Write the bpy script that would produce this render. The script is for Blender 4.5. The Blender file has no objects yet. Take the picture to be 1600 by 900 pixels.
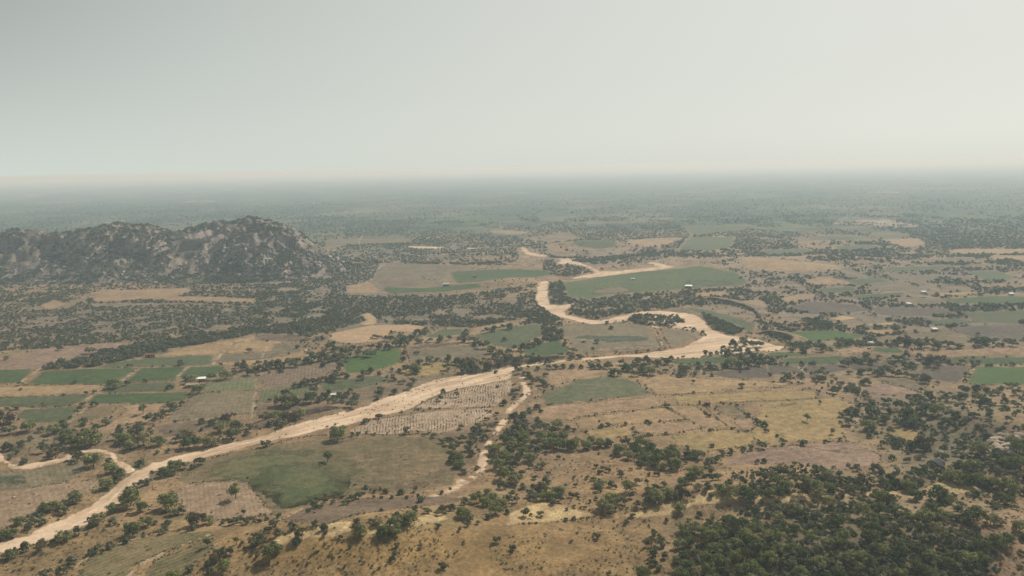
import bpy, math, random
import numpy as np
from mathutils import Vector, Matrix
from mathutils.geometry import delaunay_2d_cdt

# ------------------------------------------------------------------ camera
SC = bpy.context.scene
COL = SC.collection
RND = random.Random(7)
RNG = np.random.default_rng(11)
F = 1230.0                      # focal length in photo pixels (photo is 1600 x 900)
EYE = np.array([0.0, 0.0, 150.0])
PITCH = math.atan((450 - 261) / F)
ROLL = math.radians(-1.1)
CAM_R = Matrix.Rotation(math.radians(90) - PITCH, 3, 'X') @ Matrix.Rotation(ROLL, 3, 'Z')
cam_data = bpy.data.cameras.new('camera')
cam = bpy.data.objects.new('camera', cam_data)
COL.objects.link(cam)
cam.matrix_world = Matrix.Translation(Vector(EYE)) @ CAM_R.to_4x4()
cam_data.sensor_width = 36.0
cam_data.angle = 2 * math.atan(800 / F)
cam_data.clip_start = 0.5
cam_data.clip_end = 200000
SC.camera = cam

# ------------------------------------------------------------------ light
SUN_EL, SUN_AZ = math.radians(45), math.radians(42)      # azimuth: right of the view axis
sun_dir = Vector((math.sin(SUN_AZ) * math.cos(SUN_EL), math.cos(SUN_AZ) * math.cos(SUN_EL), math.sin(SUN_EL)))
sl = bpy.data.lights.new('sun', 'SUN')
sl.energy = 4.4
sl.angle = math.radians(0.6)
sl.color = (1.0, 0.945, 0.85)
so = bpy.data.objects.new('sun', sl)
COL.objects.link(so)
so.rotation_euler = sun_dir.to_track_quat('Z', 'Y').to_euler()
so.location = (300, 300, 400)

W = bpy.data.worlds.new('World')
SC.world = W
W.use_nodes = True
wn, wl = W.node_tree.nodes, W.node_tree.links
wn.clear()
sky = wn.new('ShaderNodeTexSky')
sky.sky_type = 'NISHITA'
sky.sun_disc = False
sky.sun_elevation = SUN_EL
sky.sun_rotation = SUN_AZ
sky.altitude = 150
sky.air_density = 1.0
sky.dust_density = 2.0
sky.ozone_density = 1.0
STRENGTH = 0.07


def wmath(op, a_, b_):
    o_ = wn.new('ShaderNodeMath')
    o_.operation = op
    for k_, q_ in enumerate((a_, b_)):
        if isinstance(q_, bpy.types.NodeSocket):
            wl.new(q_, o_.inputs[k_])
        else:
            o_.inputs[k_].default_value = q_
    return o_.outputs[0]


hs = wn.new('ShaderNodeHueSaturation')          # dusty air greys the blue out of the sky
hs.inputs['Saturation'].default_value = 0.30
wl.new(sky.outputs[0], hs.inputs['Color'])
tc = wn.new('ShaderNodeTexCoord')
dot = wn.new('ShaderNodeVectorMath')
dot.operation = 'DOT_PRODUCT'
wl.new(tc.outputs['Generated'], dot.inputs[0])
dot.inputs[1].default_value = sun_dir
sz = wn.new('ShaderNodeSeparateXYZ')
wl.new(tc.outputs['Generated'], sz.inputs[0])
toward = wmath('MAXIMUM', dot.outputs['Value'], -0.3)      # dust is brighter toward the sun
up = wmath('MINIMUM', wmath('MAXIMUM', sz.outputs[2], 0.0), 0.45)
veil = wmath('ADD', wmath('MULTIPLY', toward, -0.11), 0.915)
away = wmath('SUBTRACT', 1.0, toward)
veil = wmath('MULTIPLY', veil, wmath('SUBTRACT', 1.0, wmath('MINIMUM', wmath('MULTIPLY', wmath('MULTIPLY', up, 5.4), wmath('MULTIPLY', away, away)), 0.66)))
high = wmath('MAXIMUM', wmath('SUBTRACT', sz.outputs[2], 0.22), 0.0)     # thinner dust overhead
veil = wmath('MULTIPLY', veil, wmath('SUBTRACT', 1.0, wmath('MULTIPLY', high, 0.75)))
veil = wmath('DIVIDE', veil, STRENGTH)
vc = wn.new('ShaderNodeMix')
vc.data_type = 'RGBA'
vc.inputs[6].default_value = (0.88, 1.0, 0.935, 1)
vc.inputs[7].default_value = (1.01, 1.0, 0.89, 1)
wl.new(toward, vc.inputs[0])
vm = wn.new('ShaderNodeVectorMath')
vm.operation = 'SCALE'
wl.new(vc.outputs[2], vm.inputs[0])
wl.new(veil, vm.inputs['Scale'])
mx = wn.new('ShaderNodeMix')
mx.data_type = 'RGBA'
mx.inputs[0].default_value = 0.72
wl.new(hs.outputs[0], mx.inputs[6])
wl.new(vm.outputs[0], mx.inputs[7])
bg = wn.new('ShaderNodeBackground')
bg.inputs['Strength'].default_value = STRENGTH
wo = wn.new('ShaderNodeOutputWorld')
wl.new(mx.outputs[2], bg.inputs['Color'])
wl.new(bg.outputs[0], wo.inputs['Surface'])

SC.view_settings.view_transform = 'Standard'
SC.view_settings.look = 'None'
SC.view_settings.exposure = 0.0
SC.view_settings.gamma = 1.0
SC.view_settings.use_curve_mapping = False
SC.render.engine = 'CYCLES'
cy = SC.cycles
cy.max_bounces = 5
cy.diffuse_bounces = 2
cy.glossy_bounces = 1
cy.transmission_bounces = 2
cy.volume_bounces = 1
cy.transparent_max_bounces = 4
cy.use_denoising = True
cy.use_adaptive_sampling = False
cy.sample_clamp_indirect = 4.0

# haze: one closed box of even air round camera, ground and everything on it
HAZE_DENSITY = 0.0002
HAZE_COLOR = (0.66, 0.86, 1.0, 1)


def link(o, parent=None):
    COL.objects.link(o)
    if parent is not None:
        o.parent = parent
    return o


def mesh_obj(name, verts, faces, mat=None, parent=None, smooth=False):
    me = bpy.data.meshes.new(name)
    me.from_pydata([tuple(v) for v in verts], [], [tuple(f) for f in faces])
    if mat is not None:
        for m in (mat if isinstance(mat, (list, tuple)) else [mat]):
            me.materials.append(m)
    if smooth:
        me.polygons.foreach_set('use_smooth', [True] * len(me.polygons))
    return link(bpy.data.objects.new(name, me), parent)


hm = bpy.data.materials.new('haze_air')
hm.use_nodes = True
hn, hl = hm.node_tree.nodes, hm.node_tree.links
hn.clear()
pv = hn.new('ShaderNodeVolumePrincipled')
pv.inputs['Color'].default_value = HAZE_COLOR
pv.inputs['Absorption Color'].default_value = (1, 1, 1, 1)     # dust scatters, it does not absorb
pv.inputs['Density'].default_value = HAZE_DENSITY
pv.inputs['Anisotropy'].default_value = 0.14
ho = hn.new('ShaderNodeOutputMaterial')
hl.new(pv.outputs[0], ho.inputs['Volume'])
B, Z0, Z1 = 47000.0, -14.0, 153.0
haze = mesh_obj('haze',
                [(x, y, z) for z in (Z0, Z1) for x, y in ((-B, -B), (B, -B), (B, B), (-B, B))],
                [(3, 2, 1, 0), (4, 5, 6, 7), (0, 1, 5, 4), (1, 2, 6, 5), (2, 3, 7, 6), (3, 0, 4, 7)], hm)
haze['kind'] = 'stuff'
haze['label'] = 'pale dry haze hanging in the air over the whole plain'

# ------------------------------------------------------------------ maths helpers
CR = np.array(CAM_R)


def rays(u, v):
    u, v = np.asarray(u, float), np.asarray(v, float)
    d = np.stack([(u - 800) / F, -(v - 450) / F, -np.ones_like(u)], -1)
    return d @ CR.T


def P0(u, v, z=0.0):
    """a photo pixel on the level plain z"""
    d = rays(u, v)
    t = (z - EYE[2]) / np.minimum(d[..., 2], -1e-3)
    return (EYE + d * t[..., None])[..., :2]


def project(x, y, z):
    p = np.stack([x, y, z], -1) - EYE
    c = p @ CR
    w = np.maximum(-c[..., 2], 1e-3)
    return 800 + F * c[..., 0] / w, 450 - F * c[..., 1] / w, -c[..., 2]


def hash2(ix, iy, s):
    n = (ix.astype(np.int64) * 374761393 + iy.astype(np.int64) * 668265263 + s * 974711) & 0x7fffffff
    n = ((n ^ (n >> 13)) * 1274126177) & 0x7fffffff
    n = n ^ (n >> 16)
    return (n & 0xffff) / 65535.0


def vnoise(x, y, s=0):
    ix, iy = np.floor(x), np.floor(y)
    fx, fy = x - ix, y - iy
    fx, fy = fx * fx * fx * (fx * (fx * 6 - 15) + 10), fy * fy * fy * (fy * (fy * 6 - 15) + 10)
    a, b = hash2(ix, iy, s), hash2(ix + 1, iy, s)
    c, d = hash2(ix, iy + 1, s), hash2(ix + 1, iy + 1, s)
    return (a + (b - a) * fx) * (1 - fy) + (c + (d - c) * fx) * fy


def fbm(x, y, oct=4, s=0):
    r, a, t = 0, 1.0, 0
    for k in range(oct):
        r = r + a * vnoise(x, y, s + k * 7)
        t += a
        a *= 0.5
        x, y = x * 2.03 + 17.1, y * 2.03 - 9.3
    return r / t


def sstep(a, b, x):
    t = np.clip((x - a) / (b - a), 0, 1)
    return t * t * (3 - 2 * t)


# ------------------------------------------------------------------ terrain heights
BUMPS = [  # photo pixel, height m, radius along x m, radius along y m
    (905, 392, 9, 90, 60), (960, 392, 10, 160, 90), (1180, 415, 9, 150, 90), (1260, 430, 7, 120, 80),
    (730, 405, 8, 150, 60), (1590, 690, 13, 36, 40), (1500, 740, 5, 60, 30), (790, 445, 6, 70, 40),
    (1300, 500, 4, 70, 30), (1520, 550, 5, 120, 25), (230, 462, 5, 160, 40), (1410, 640, 3, 50, 40),
    (1330, 770, 5, 90, 22), (1120, 788, 4, 60, 16), (620, 840, 6, 60, 30), (480, 860, 5, 40, 20),
    (1480, 850, 9, 70, 30), (1250, 900, 6, 60, 20),
]
BW = [(P0(u, v), h, rx, ry) for u, v, h, rx, ry in BUMPS]


def h0(x, y):
    x, y = np.asarray(x, float), np.asarray(y, float)
    r = np.hypot(x, y)
    z = 2.6 * (fbm(x / 260, y / 260, 2, 3) - 0.5) * sstep(150, 320, r)
    z = z + 6 * (fbm(x / 1500, y / 1500, 2, 9) - 0.5) * sstep(800, 2500, r) * (1 - sstep(20000, 40000, r))
    for p, h, rx, ry in BW:
        z = z + h * np.exp(-((x - p[0]) / rx) ** 2 - ((y - p[1]) / ry) ** 2)
    cone = 148.2 - 0.76 * np.maximum(r - 4, 0) + 3 * (fbm(x / 14, y / 14, 3, 5) - .5) * sstep(6, 40, r)
    return np.where(cone > z, cone, z)


# rocky hill: ridge height and distance along the bearing, from the photographed skyline
SKYLINE = [(-420, 392), (-250, 378), (-120, 366), (0, 366), (60, 362), (100, 369), (140, 365), (170, 357), (205, 353), (235, 352), (262, 358),
           (283, 364), (300, 361), (325, 356), (350, 351), (380, 347), (410, 344), (440, 354), (468, 366), (490, 380), (515, 396), (540, 410), (560, 420)]
FOOT = [(-420, 452), (-200, 446), (0, 447), (150, 448), (300, 444), (430, 440), (500, 432), (560, 422)]
_su = np.array([p[0] for p in SKYLINE], float)
_sv = np.array([p[1] for p in SKYLINE], float)
_fv = np.interp(_su, [p[0] for p in FOOT], [p[1] for p in FOOT])
_fd = P0(_su, _fv)
_foot_r = np.hypot(_fd[:, 0], _fd[:, 1])
_az = np.arctan2(_fd[:, 0], _fd[:, 1])
_ridge_r = _foot_r + np.interp(_su, [-420, 0, 200, 290, 410, 560], [240, 235, 190, 250, 215, 25])
_d = rays(_su, _sv)
_ridge_h = np.maximum(EYE[2] + _d[:, 2] / np.hypot(_d[:, 0], _d[:, 1]) * _ridge_r, 0)


def hill_extra(x, y):
    """height of the rocky hill above the plain"""
    az, r = np.arctan2(x, y), np.hypot(x, y)
    k = _az.argsort()
    fr, rr, rh = (np.interp(az, _az[k], a[k]) for a in (_foot_r, _ridge_r, _ridge_h))
    rh = rh * sstep(_az.min() - 0.03, _az.min() + 0.12, az) * (1 - sstep(_az.max() - .004, _az.max(), az))
    r = r + 90 * (fbm(x / 110, y / 110, 3, 15) - .5)
    t = (r - fr) / np.maximum(rr - fr, 1)
    front = np.sin(np.clip(t, 0, 1) * math.pi / 2) ** 1.25
    back = np.cos(np.clip((t - 1) / 1.3, 0, 1) * math.pi / 2) ** 1.5
    m = np.where(t < 1, front, back) * rh
    rel = np.clip(m / 45, 0, 1) * np.where(t < 1, 1 - 0.75 * np.clip(t, 0, 1) ** 4, .25)
    n1 = 1 - np.abs(2 * fbm(x / 95, y / 95, 3, 21) - 1) * 2
    n2 = 1 - np.abs(2 * fbm(x / 34, y / 34, 3, 31) - 1) * 2
    n3 = fbm(x / 9, y / 9, 3, 41) - .5
    return m + rel * (22 * (n1 - .55) + 16 * (n2 - .55)) + (7.5 * n3 + 5 * np.abs(fbm(x / 17, y / 17, 2, 47) - .5)) * np.clip(m / 12, 0, 1)


def ground_hit(u, v, hf, march=True):
    """first point of the ground seen at each photo pixel"""
    u, v = np.atleast_1d(np.asarray(u, float)), np.atleast_1d(np.asarray(v, float))
    d = rays(u, v)
    d = d / np.hypot(d[:, 0], d[:, 1])[:, None]
    sl_ = np.minimum(d[:, 2], -.0035)
    r = np.clip(EYE[2] / -sl_, 150, 42000)
    if not march:                       # gentle ground: a few corrections are enough
        for _ in range(3):
            r = np.clip((EYE[2] - hf(d[:, 0] * r, d[:, 1] * r)) / -sl_, 150, 42000)
        return d[:, :2] * r[:, None]
    h_ = h0 if hf is h1 else hf
    f = np.linspace(.80, 1.03, 36)
    if hf is h_all:
        f = np.linspace(.45, 1.03, 120)
    lo, hi = r * f[0], r * f[-1]
    found = np.zeros(len(u), bool)
    for a_, b_ in zip(f[:-1], f[1:]):
        k = (~found) & (EYE[2] + d[:, 2] * r * b_ < h_(d[:, 0] * r * b_, d[:, 1] * r * b_))
        lo[k], hi[k] = r[k] * a_, r[k] * b_
        found |= k
    for _ in range(16):
        m = (lo + hi) / 2
        b = EYE[2] + d[:, 2] * m < h_(d[:, 0] * m, d[:, 1] * m)
        hi, lo = np.where(b, m, hi), np.where(b, lo, m)
    if hf is h1:
        for _ in range(2):
            hi = (EYE[2] - h1(d[:, 0] * hi, d[:, 1] * hi)) / -sl_
    return d[:, :2] * hi[:, None]


def edge_px(pts):
    """outlines that reach the frame carry on beyond it"""
    out = []
    for u, v in pts:
        out.append((-160 if -100 < u <= 0 else 1760 if 1600 <= u < 1700 else u, 926 if v >= 900 else v))
    return out


def in_poly(x, y, poly):
    poly = np.asarray(poly)
    ins = np.zeros(np.shape(x), bool)
    j = len(poly) - 1
    for i in range(len(poly)):
        xi, yi, xj, yj = *poly[i], *poly[j]
        c = ((yi > y) != (yj > y)) & (x < (xj - xi) * (y - yi) / (yj - yi + 1e-12) + xi)
        ins ^= c
        j = i
    return ins


def edge_dist(x, y, poly):
    poly = np.asarray(poly)
    best = np.full(np.shape(x), 1e18)
    for i in range(len(poly)):
        a, b = poly[i - 1], poly[i]
        e = b - a
        t = np.clip(((x - a[0]) * e[0] + (y - a[1]) * e[1]) / max(e @ e, 1e-9), 0, 1)
        best = np.minimum(best, (x - a[0] - t * e[0]) ** 2 + (y - a[1] - t * e[1]) ** 2)
    return np.sqrt(best)


# ------------------------------------------------------------------ river outlines (photo pixels)
RIVER = [(0, 865), (15, 861), (37, 854), (65, 847), (92, 836), (120, 825), (140, 815), (160, 802), (175, 792), (190, 785), (199, 770), (225, 750), (240, 739),
         (260, 728), (295, 720), (332, 711), (375, 700), (400, 693), (437, 684), (475, 677), (507, 668), (547, 662), (562, 657), (590, 649), (625, 642), (645, 636),
         (670, 622), (700, 610), (750, 600), (800, 590), (802, 577), (815, 572), (850, 569), (887, 564), (937, 560), (975, 556), (1017, 557), (1050, 559), (1095, 558),
         (1100, 554), (1125, 553), (1165, 549), (1185, 547), (1200, 548), (1220, 546), (1227, 541), (1215, 537), (1200, 533), (1175, 527), (1137, 522), (1112, 512),
         (1100, 499), (1087, 491), (1070, 487), (1035, 484), (1015, 485), (990, 487), (960, 494), (940, 499), (920, 498), (885, 491), (883, 485), (897, 475), (910, 471),
         (875, 476), (860, 474), (857, 462), (858, 445), (856, 437), (848, 438), (840, 442), (837, 460), (836, 468), (846, 480), (861, 490), (880, 495), (905, 502), (925, 506),
         (950, 504), (980, 500), (983, 495), (1000, 491), (1012, 493), (1014, 505), (1022, 511), (1045, 511), (1062, 512), (1090, 516), (1099, 523), (1087, 530),
         (1065, 541), (1035, 546), (975, 552), (900, 559), (850, 564), (800, 570), (762, 576), (712, 585), (675, 592), (650, 602), (607, 617), (570, 631), (540, 639),
         (510, 647), (475, 656), (437, 667), (400, 680), (332, 697), (287, 707), (240, 720), (207, 734), (185, 752), (155, 774), (140, 787), (105, 802), (82, 814),
         (57, 822), (37, 834), (0, 847)]
RIVER_FAR = [(892, 434), (910, 430), (930, 427), (925, 422), (910, 415), (897, 414), (870, 412), (875, 405), (860, 401), (842, 402), (820, 398), (814, 392), (813, 386), (821, 387),
             (827, 394), (845, 398), (862, 400), (900, 404), (905, 410), (920, 415), (940, 424), (960, 424), (1000, 420), (1028, 417), (1008, 410), (1025, 410), (1040, 414), (1056, 416),
             (1050, 419), (1000, 425), (935, 433), (895, 436)]
TRIB_A = [(0, 704), (5, 706), (11, 719), (18, 724), (35, 726), (62, 722), (98, 715), (104, 709), (113, 707), (113, 718), (75, 728), (45, 735), (14, 734), (5, 723), (0, 714)]
TRIB_B = [(113, 708), (132, 702), (160, 702), (180, 709), (186, 719), (200, 725), (212, 732), (214, 738), (197, 742), (191, 734), (179, 726), (169, 713), (155, 708), (132, 708), (113, 714)]
h1 = h_all = None
river_w = ground_hit(*zip(*edge_px(RIVER)), h0)


def h1(x, y):
    """plain with the river bed let into it"""
    x, y = np.asarray(x, float), np.asarray(y, float)
    z = h0(x, y)
    shp = z.shape
    xf, yf, zf = x.ravel(), y.ravel(), z.ravel().copy()
    lo, hi = river_w.min(0) - 12, river_w.max(0) + 12
    k = np.nonzero((xf > lo[0]) & (xf < hi[0]) & (yf > lo[1]) & (yf < hi[1]))[0]
    if len(k):
        d = edge_dist(xf[k], yf[k], river_w)
        sd = np.where(in_poly(xf[k], yf[k], river_w), d, -d)
        zf[k] -= 1.3 * sstep(-5, 4, sd)
    return zf.reshape(shp)


def G(px):
    u, v = zip(*px)
    return ground_hit(u, v, h1)


def G1(u, v):
    p = ground_hit([u], [v], h1)[0]
    return float(p[0]), float(p[1]), float(h1(p[0], p[1]))


# ------------------------------------------------------------------ materials
def new_mat(name):
    m = bpy.data.materials.new(name)
    m.use_nodes = True
    m.node_tree.nodes.clear()
    return m, m.node_tree.nodes, m.node_tree.links


class N:
    """small helper for building node trees"""

    def __init__(self, tree):
        self.t, self.n, self.l = tree, tree.nodes, tree.links

    def put(self, sock, val):
        if isinstance(val, bpy.types.NodeSocket):
            self.l.new(val, sock)
        elif val is not None:
            if isinstance(val, (tuple, list)) and len(val) == 3 and sock.type == 'RGBA':
                val = (*val, 1)
            sock.default_value = val

    def pos(self):
        return self.n.new('ShaderNodeNewGeometry').outputs['Position']

    def noise(self, vec, scale, detail=4, rough=.55, dist=0.0):
        o = self.n.new('ShaderNodeTexNoise')
        self.put(o.inputs['Vector'], vec)
        o.inputs['Scale'].default_value = scale
        o.inputs['Detail'].default_value = detail
        o.inputs['Roughness'].default_value = rough
        o.inputs['Distortion'].default_value = dist
        return o.outputs[0]

    def ramp(self, fac, lo, hi):
        o = self.n.new('ShaderNodeMapRange')
        o.interpolation_type = 'SMOOTHSTEP'
        self.put(o.inputs[0], fac)
        o.inputs[1].default_value, o.inputs[2].default_value = lo, hi
        return o.outputs[0]

    def mix(self, fac, a, b, mode='MIX'):
        o = self.n.new('ShaderNodeMix')
        o.data_type = 'RGBA'
        o.blend_type = mode
        self.put(o.inputs[0], fac)
        self.put(o.inputs[6], a)
        self.put(o.inputs[7], b)
        return o.outputs[2]

    def math(self, op, a, b=None, c=None):
        o = self.n.new('ShaderNodeMath')
        o.operation = op
        self.put(o.inputs[0], a)
        if b is not None:
            self.put(o.inputs[1], b)
        if c is not None:
            self.put(o.inputs[2], c)
        return o.outputs[0]

    def attr(self, name, out='Fac'):
        o = self.n.new('ShaderNodeAttribute')
        o.attribute_name = name
        return o.outputs[out]

    def grey(self, fac, lo, hi):
        """a scalar 0..1 turned to a grey multiplier lo..hi"""
        o = self.n.new('ShaderNodeMapRange')
        self.put(o.inputs[0], fac)
        o.inputs[3].default_value, o.inputs[4].default_value = lo, hi
        return o.outputs[0]

    def diffuse(self, color, rough=0.95, bump=None, strength=.5, distance=1.0, spec=.15):
        b = self.n.new('ShaderNodeBsdfPrincipled')
        self.put(b.inputs['Base Color'], color)
        b.inputs['Roughness'].default_value = rough
        b.inputs['Specular IOR Level'].default_value = spec
        if bump is not None:
            bp = self.n.new('ShaderNodeBump')
            bp.inputs['Strength'].default_value = strength
            bp.inputs['Distance'].default_value = distance
            self.put(bp.inputs['Height'], bump)
            self.l.new(bp.outputs[0], b.inputs['Normal'])
        out = self.n.new('ShaderNodeOutputMaterial')
        self.l.new(b.outputs[0], out.inputs['Surface'])
        return b


# soil shared by the ground and by the worn margins of everything laid on it
SOIL = bpy.data.node_groups.new('soil', 'ShaderNodeTree')
SOIL.interface.new_socket('Color', in_out='OUTPUT', socket_type='NodeSocketColor')
SOIL.interface.new_socket('Height', in_out='OUTPUT', socket_type='NodeSocketFloat')
s = N(SOIL)
p = s.pos()
n1, n2, n3 = s.noise(p, .010, 5), s.noise(p, .06, 6, .62), s.noise(p, .55, 5, .65)
col = s.mix(s.ramp(n1, .35, .65), (.205, .134, .072), (.275, .185, .100))
col = s.mix(s.ramp(s.noise(p, .022, 6, .6), .52, .70), col, (.125, .112, .060))
ti = s.n.new('ShaderNodeAttribute')
ti.attribute_name = 'tint'
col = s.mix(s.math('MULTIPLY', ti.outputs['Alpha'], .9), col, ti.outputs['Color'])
col = s.mix(1.0, col, s.grey(s.ramp(n2, .3, .72), .68, 1.30), 'MULTIPLY')
col = s.mix(1.0, col, s.grey(s.ramp(n3, .25, .75), .66, 1.32), 'MULTIPLY')
col = s.mix(s.math('MULTIPLY', s.ramp(s.noise(p, 1.5, 3, .7), .60, .70), .5), col, (.085, .070, .038))
col = s.mix(s.math('MULTIPLY', s.ramp(s.noise(p, .16, 4, .7), .56, .66), .42), col, (.095, .082, .045))
col = s.mix(s.math('MULTIPLY', s.ramp(s.noise(p, .09, 5, .7, .6), .60, .70), .55), col, (.33, .25, .16))
# far patchwork of plots
vo = s.n.new('ShaderNodeTexVoronoi')
mp = s.n.new('ShaderNodeMapping')
mp.inputs['Scale'].default_value = (.0052, .0034, .006)
mp.inputs['Rotation'].default_value = (0, 0, .35)
s.l.new(p, mp.inputs[0])
s.l.new(mp.outputs[0], vo.inputs['Vector'])
vo.inputs['Scale'].default_value = 1.0
cr = s.n.new('ShaderNodeValToRGB')
s.l.new(vo.outputs['Color'], cr.inputs[0])
el = cr.color_ramp.elements
el[0].position, el[0].color = 0.15, (.050, .062, .034, 1)
el[1].position, el[1].color = .88, (.27, .215, .15, 1)
for q, c in ((.35, (.085, .105, .05)), (.5, (.06, .085, .04)), (.62, (.13, .12, .075)), (.76, (.10, .10, .06))):
    e = el.new(q)
    e.color = (*c, 1)
cr.color_ramp.interpolation = 'CONSTANT'
farc = s.mix(s.ramp(s.noise(p, .0045, 5, .65), .42, .60), cr.outputs[0], (.046, .058, .038))
farc = s.mix(1.0, farc, s.grey(s.ramp(s.noise(p, .02, 4, .7), .3, .7), .7, 1.3), 'MULTIPLY')
col = s.mix(s.attr('far'), col, farc)
go = SOIL.nodes.new('NodeGroupOutput')
s.l.new(col, go.inputs[0])
s.l.new(s.math('ADD', s.math('MULTIPLY', n2, 1.6), s.math('MULTIPLY', n3, .35)), go.inputs[1])


def soil(n):
    g = n.n.new('ShaderNodeGroup')
    g.node_tree = SOIL
    return g.outputs[0], g.outputs[1]


m, _, _ = new_mat('ground_soil')
n = N(m.node_tree)
c, h = soil(n)
n.diffuse(c, bump=h, strength=.6, distance=1.0)
M_GROUND = m


def mat_field(name, c1, c2, row=None, rowmix=.6, patch=.035, grain=.35, c3=None, mottle=.5, over=False):
    """c1/c2 are patches of the crop or soil; row is the colour between the rows"""
    m, _, _ = new_mat(name)
    n = N(m.node_tree)
    p = n.pos()
    c = n.mix(n.ramp(n.noise(p, patch, 5, .6), .36, .64), c1, c2)
    if c3 is not None:
        c = n.mix(n.math('MULTIPLY', n.ramp(n.noise(p, patch * 2.4, 5, .65, .5), .52, .66), .8), c, c3)
    fine, mid = n.noise(p, .9, 4, .7), n.noise(p, .2, 5, .65)
    hgt = n.math('MULTIPLY', mid, .5)
    if row is not None:
        rc = n.attr('rowc')
        wob = n.math('ADD', rc, n.math('MULTIPLY', n.noise(p, .12, 2), .35))
        w = n.math('SINE', n.math('MULTIPLY', wob, 2 * math.pi))
        w = n.ramp(w, -.5, .6)
        w2 = n.math('MULTIPLY', w, n.grey(n.ramp(n.noise(p, .08, 4, .6), .3, .7), rowmix * .35, rowmix))
        c = n.mix(w2, c, row)
        hgt = n.math('SUBTRACT', hgt, n.math('MULTIPLY', w, .08))
    c = n.mix(1.0, c, n.grey(n.ramp(fine, .25, .75), 1 - grain, 1 + grain), 'MULTIPLY')
    c = n.mix(1.0, c, n.grey(n.ramp(mid, .3, .7), 1 - mottle * .5, 1 + mottle * .5), 'MULTIPLY')
    sc, sh = soil(n)
    e = n.math('ADD', n.attr('edge'), n.math('MULTIPLY', n.math('SUBTRACT', n.noise(p, .12 if over else .35, 6, .7), .5), 2.4 if over else 1.0))
    if not over:
        c = n.mix(n.ramp(e, .15, .75), sc, c)
    b = n.diffuse(c, bump=hgt, strength=.6, distance=1.0)
    if over:                                # a patch of growth thinning out into the field under it
        tr, ms = n.n.new('ShaderNodeBsdfTransparent'), n.n.new('ShaderNodeMixShader')
        n.put(ms.inputs[0], n.ramp(e, .10, .85))
        n.l.new(tr.outputs[0], ms.inputs[1])
        n.l.new(b.outputs[0], ms.inputs[2])
        out = next(q for q in n.n if q.type == 'OUTPUT_MATERIAL')
        n.l.new(ms.outputs[0], out.inputs['Surface'])
    return m


MF = {
    'green':      mat_field('crop_green', (.044, .070, .022), (.060, .086, .029), c3=(.086, .086, .040)),
    'bright':     mat_field('crop_bright_green', (.050, .090, .020), (.064, .104, .026), grain=.2, mottle=.3),
    'olivegreen': mat_field('ripening_olive_crop', (.088, .098, .046), (.120, .115, .062), c3=(.140, .115, .070)),
    'plaingreen': mat_field('plain_green_crop', (.064, .090, .032), (.084, .106, .040), c3=(.10, .10, .055)),
    'darkgreen':  mat_field('crop_dark_green', (.064, .078, .034), (.082, .090, .042), c3=(.085, .080, .05)),
    'greyleaf':   mat_field('crop_grey_green', (.072, .087, .040), (.086, .100, .048), grain=.3),
    'greenrow':   mat_field('crop_green_rows', (.078, .098, .040), (.110, .115, .052), row=(.17, .135, .08), rowmix=.6),
    'lightrow':   mat_field('crop_light_rows', (.105, .125, .055), (.135, .130, .070), row=(.20, .17, .10), rowmix=.42),
    'olive':      mat_field('dry_olive_grass', (.130, .102, .052), (.178, .128, .072), c3=(.100, .092, .042)),
    'olivebrown': mat_field('olive_brown_plot', (.125, .100, .060), (.170, .130, .082), c3=(.10, .095, .05)),
    'grassgreen': mat_field('damp_green_grass', (.062, .078, .028), (.105, .102, .046), c3=(.055, .072, .026)),
    'brown':      mat_field('ploughed_brown_soil', (.120, .085, .055), (.155, .110, .072)),
    'darkbrown':  mat_field('turned_dark_soil', (.082, .066, .050), (.108, .084, .062), c3=(.12, .095, .065)),
    'dryrow':     mat_field('dry_striped_crop', (.118, .104, .048), (.160, .125, .062), row=(.215, .160, .085), rowmix=.6, c3=(.09, .092, .038)),
    'brownrow':   mat_field('brown_rows', (.125, .092, .062), (.165, .120, .082), row=(.22, .165, .11), rowmix=.55),
    'tan':        mat_field('dry_tan_stubble', (.245, .166, .088), (.305, .210, .112), c3=(.20, .135, .075)),
    'tanpink':    mat_field('pinkish_stubble', (.240, .160, .092), (.290, .198, .116), c3=(.19, .132, .072)),
    'tanrow':     mat_field('tan_furrows', (.215, .150, .095), (.255, .180, .115), row=(.29, .215, .14), rowmix=.25),
    'oliverow':   mat_field('olive_rows', (.135, .112, .066), (.175, .140, .085), row=(.22, .17, .11), rowmix=.32),
    'gold':       mat_field('golden_dry_grass', (.245, .175, .078), (.285, .200, .092), c3=(.18, .145, .06)),
    'palegold':   mat_field('pale_golden_grass', (.44, .325, .165), (.36, .26, .135), c3=(.28, .20, .11)),
    'orange':     mat_field('ripe_orange_stubble', (.330, .225, .135), (.370, .255, .150), c3=(.29, .195, .12), grain=.2, mottle=.3),
    'sandrow':    mat_field('sandy_row_plot', (.30, .22, .15), (.36, .265, .18), row=(.24, .18, .12), rowmix=.4),
    'path':       mat_field('trodden_path', (.315, .24, .16), (.36, .275, .185), grain=.2, mottle=.3),
    'pathdull':   mat_field('weedy_track', (.235, .20, .125), (.27, .22, .145), grain=.25),
    'pinksoil':   mat_field('bare_pinkish_soil', (.190, .125, .088), (.240, .165, .115), c3=(.16, .108, .075)),
}

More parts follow.
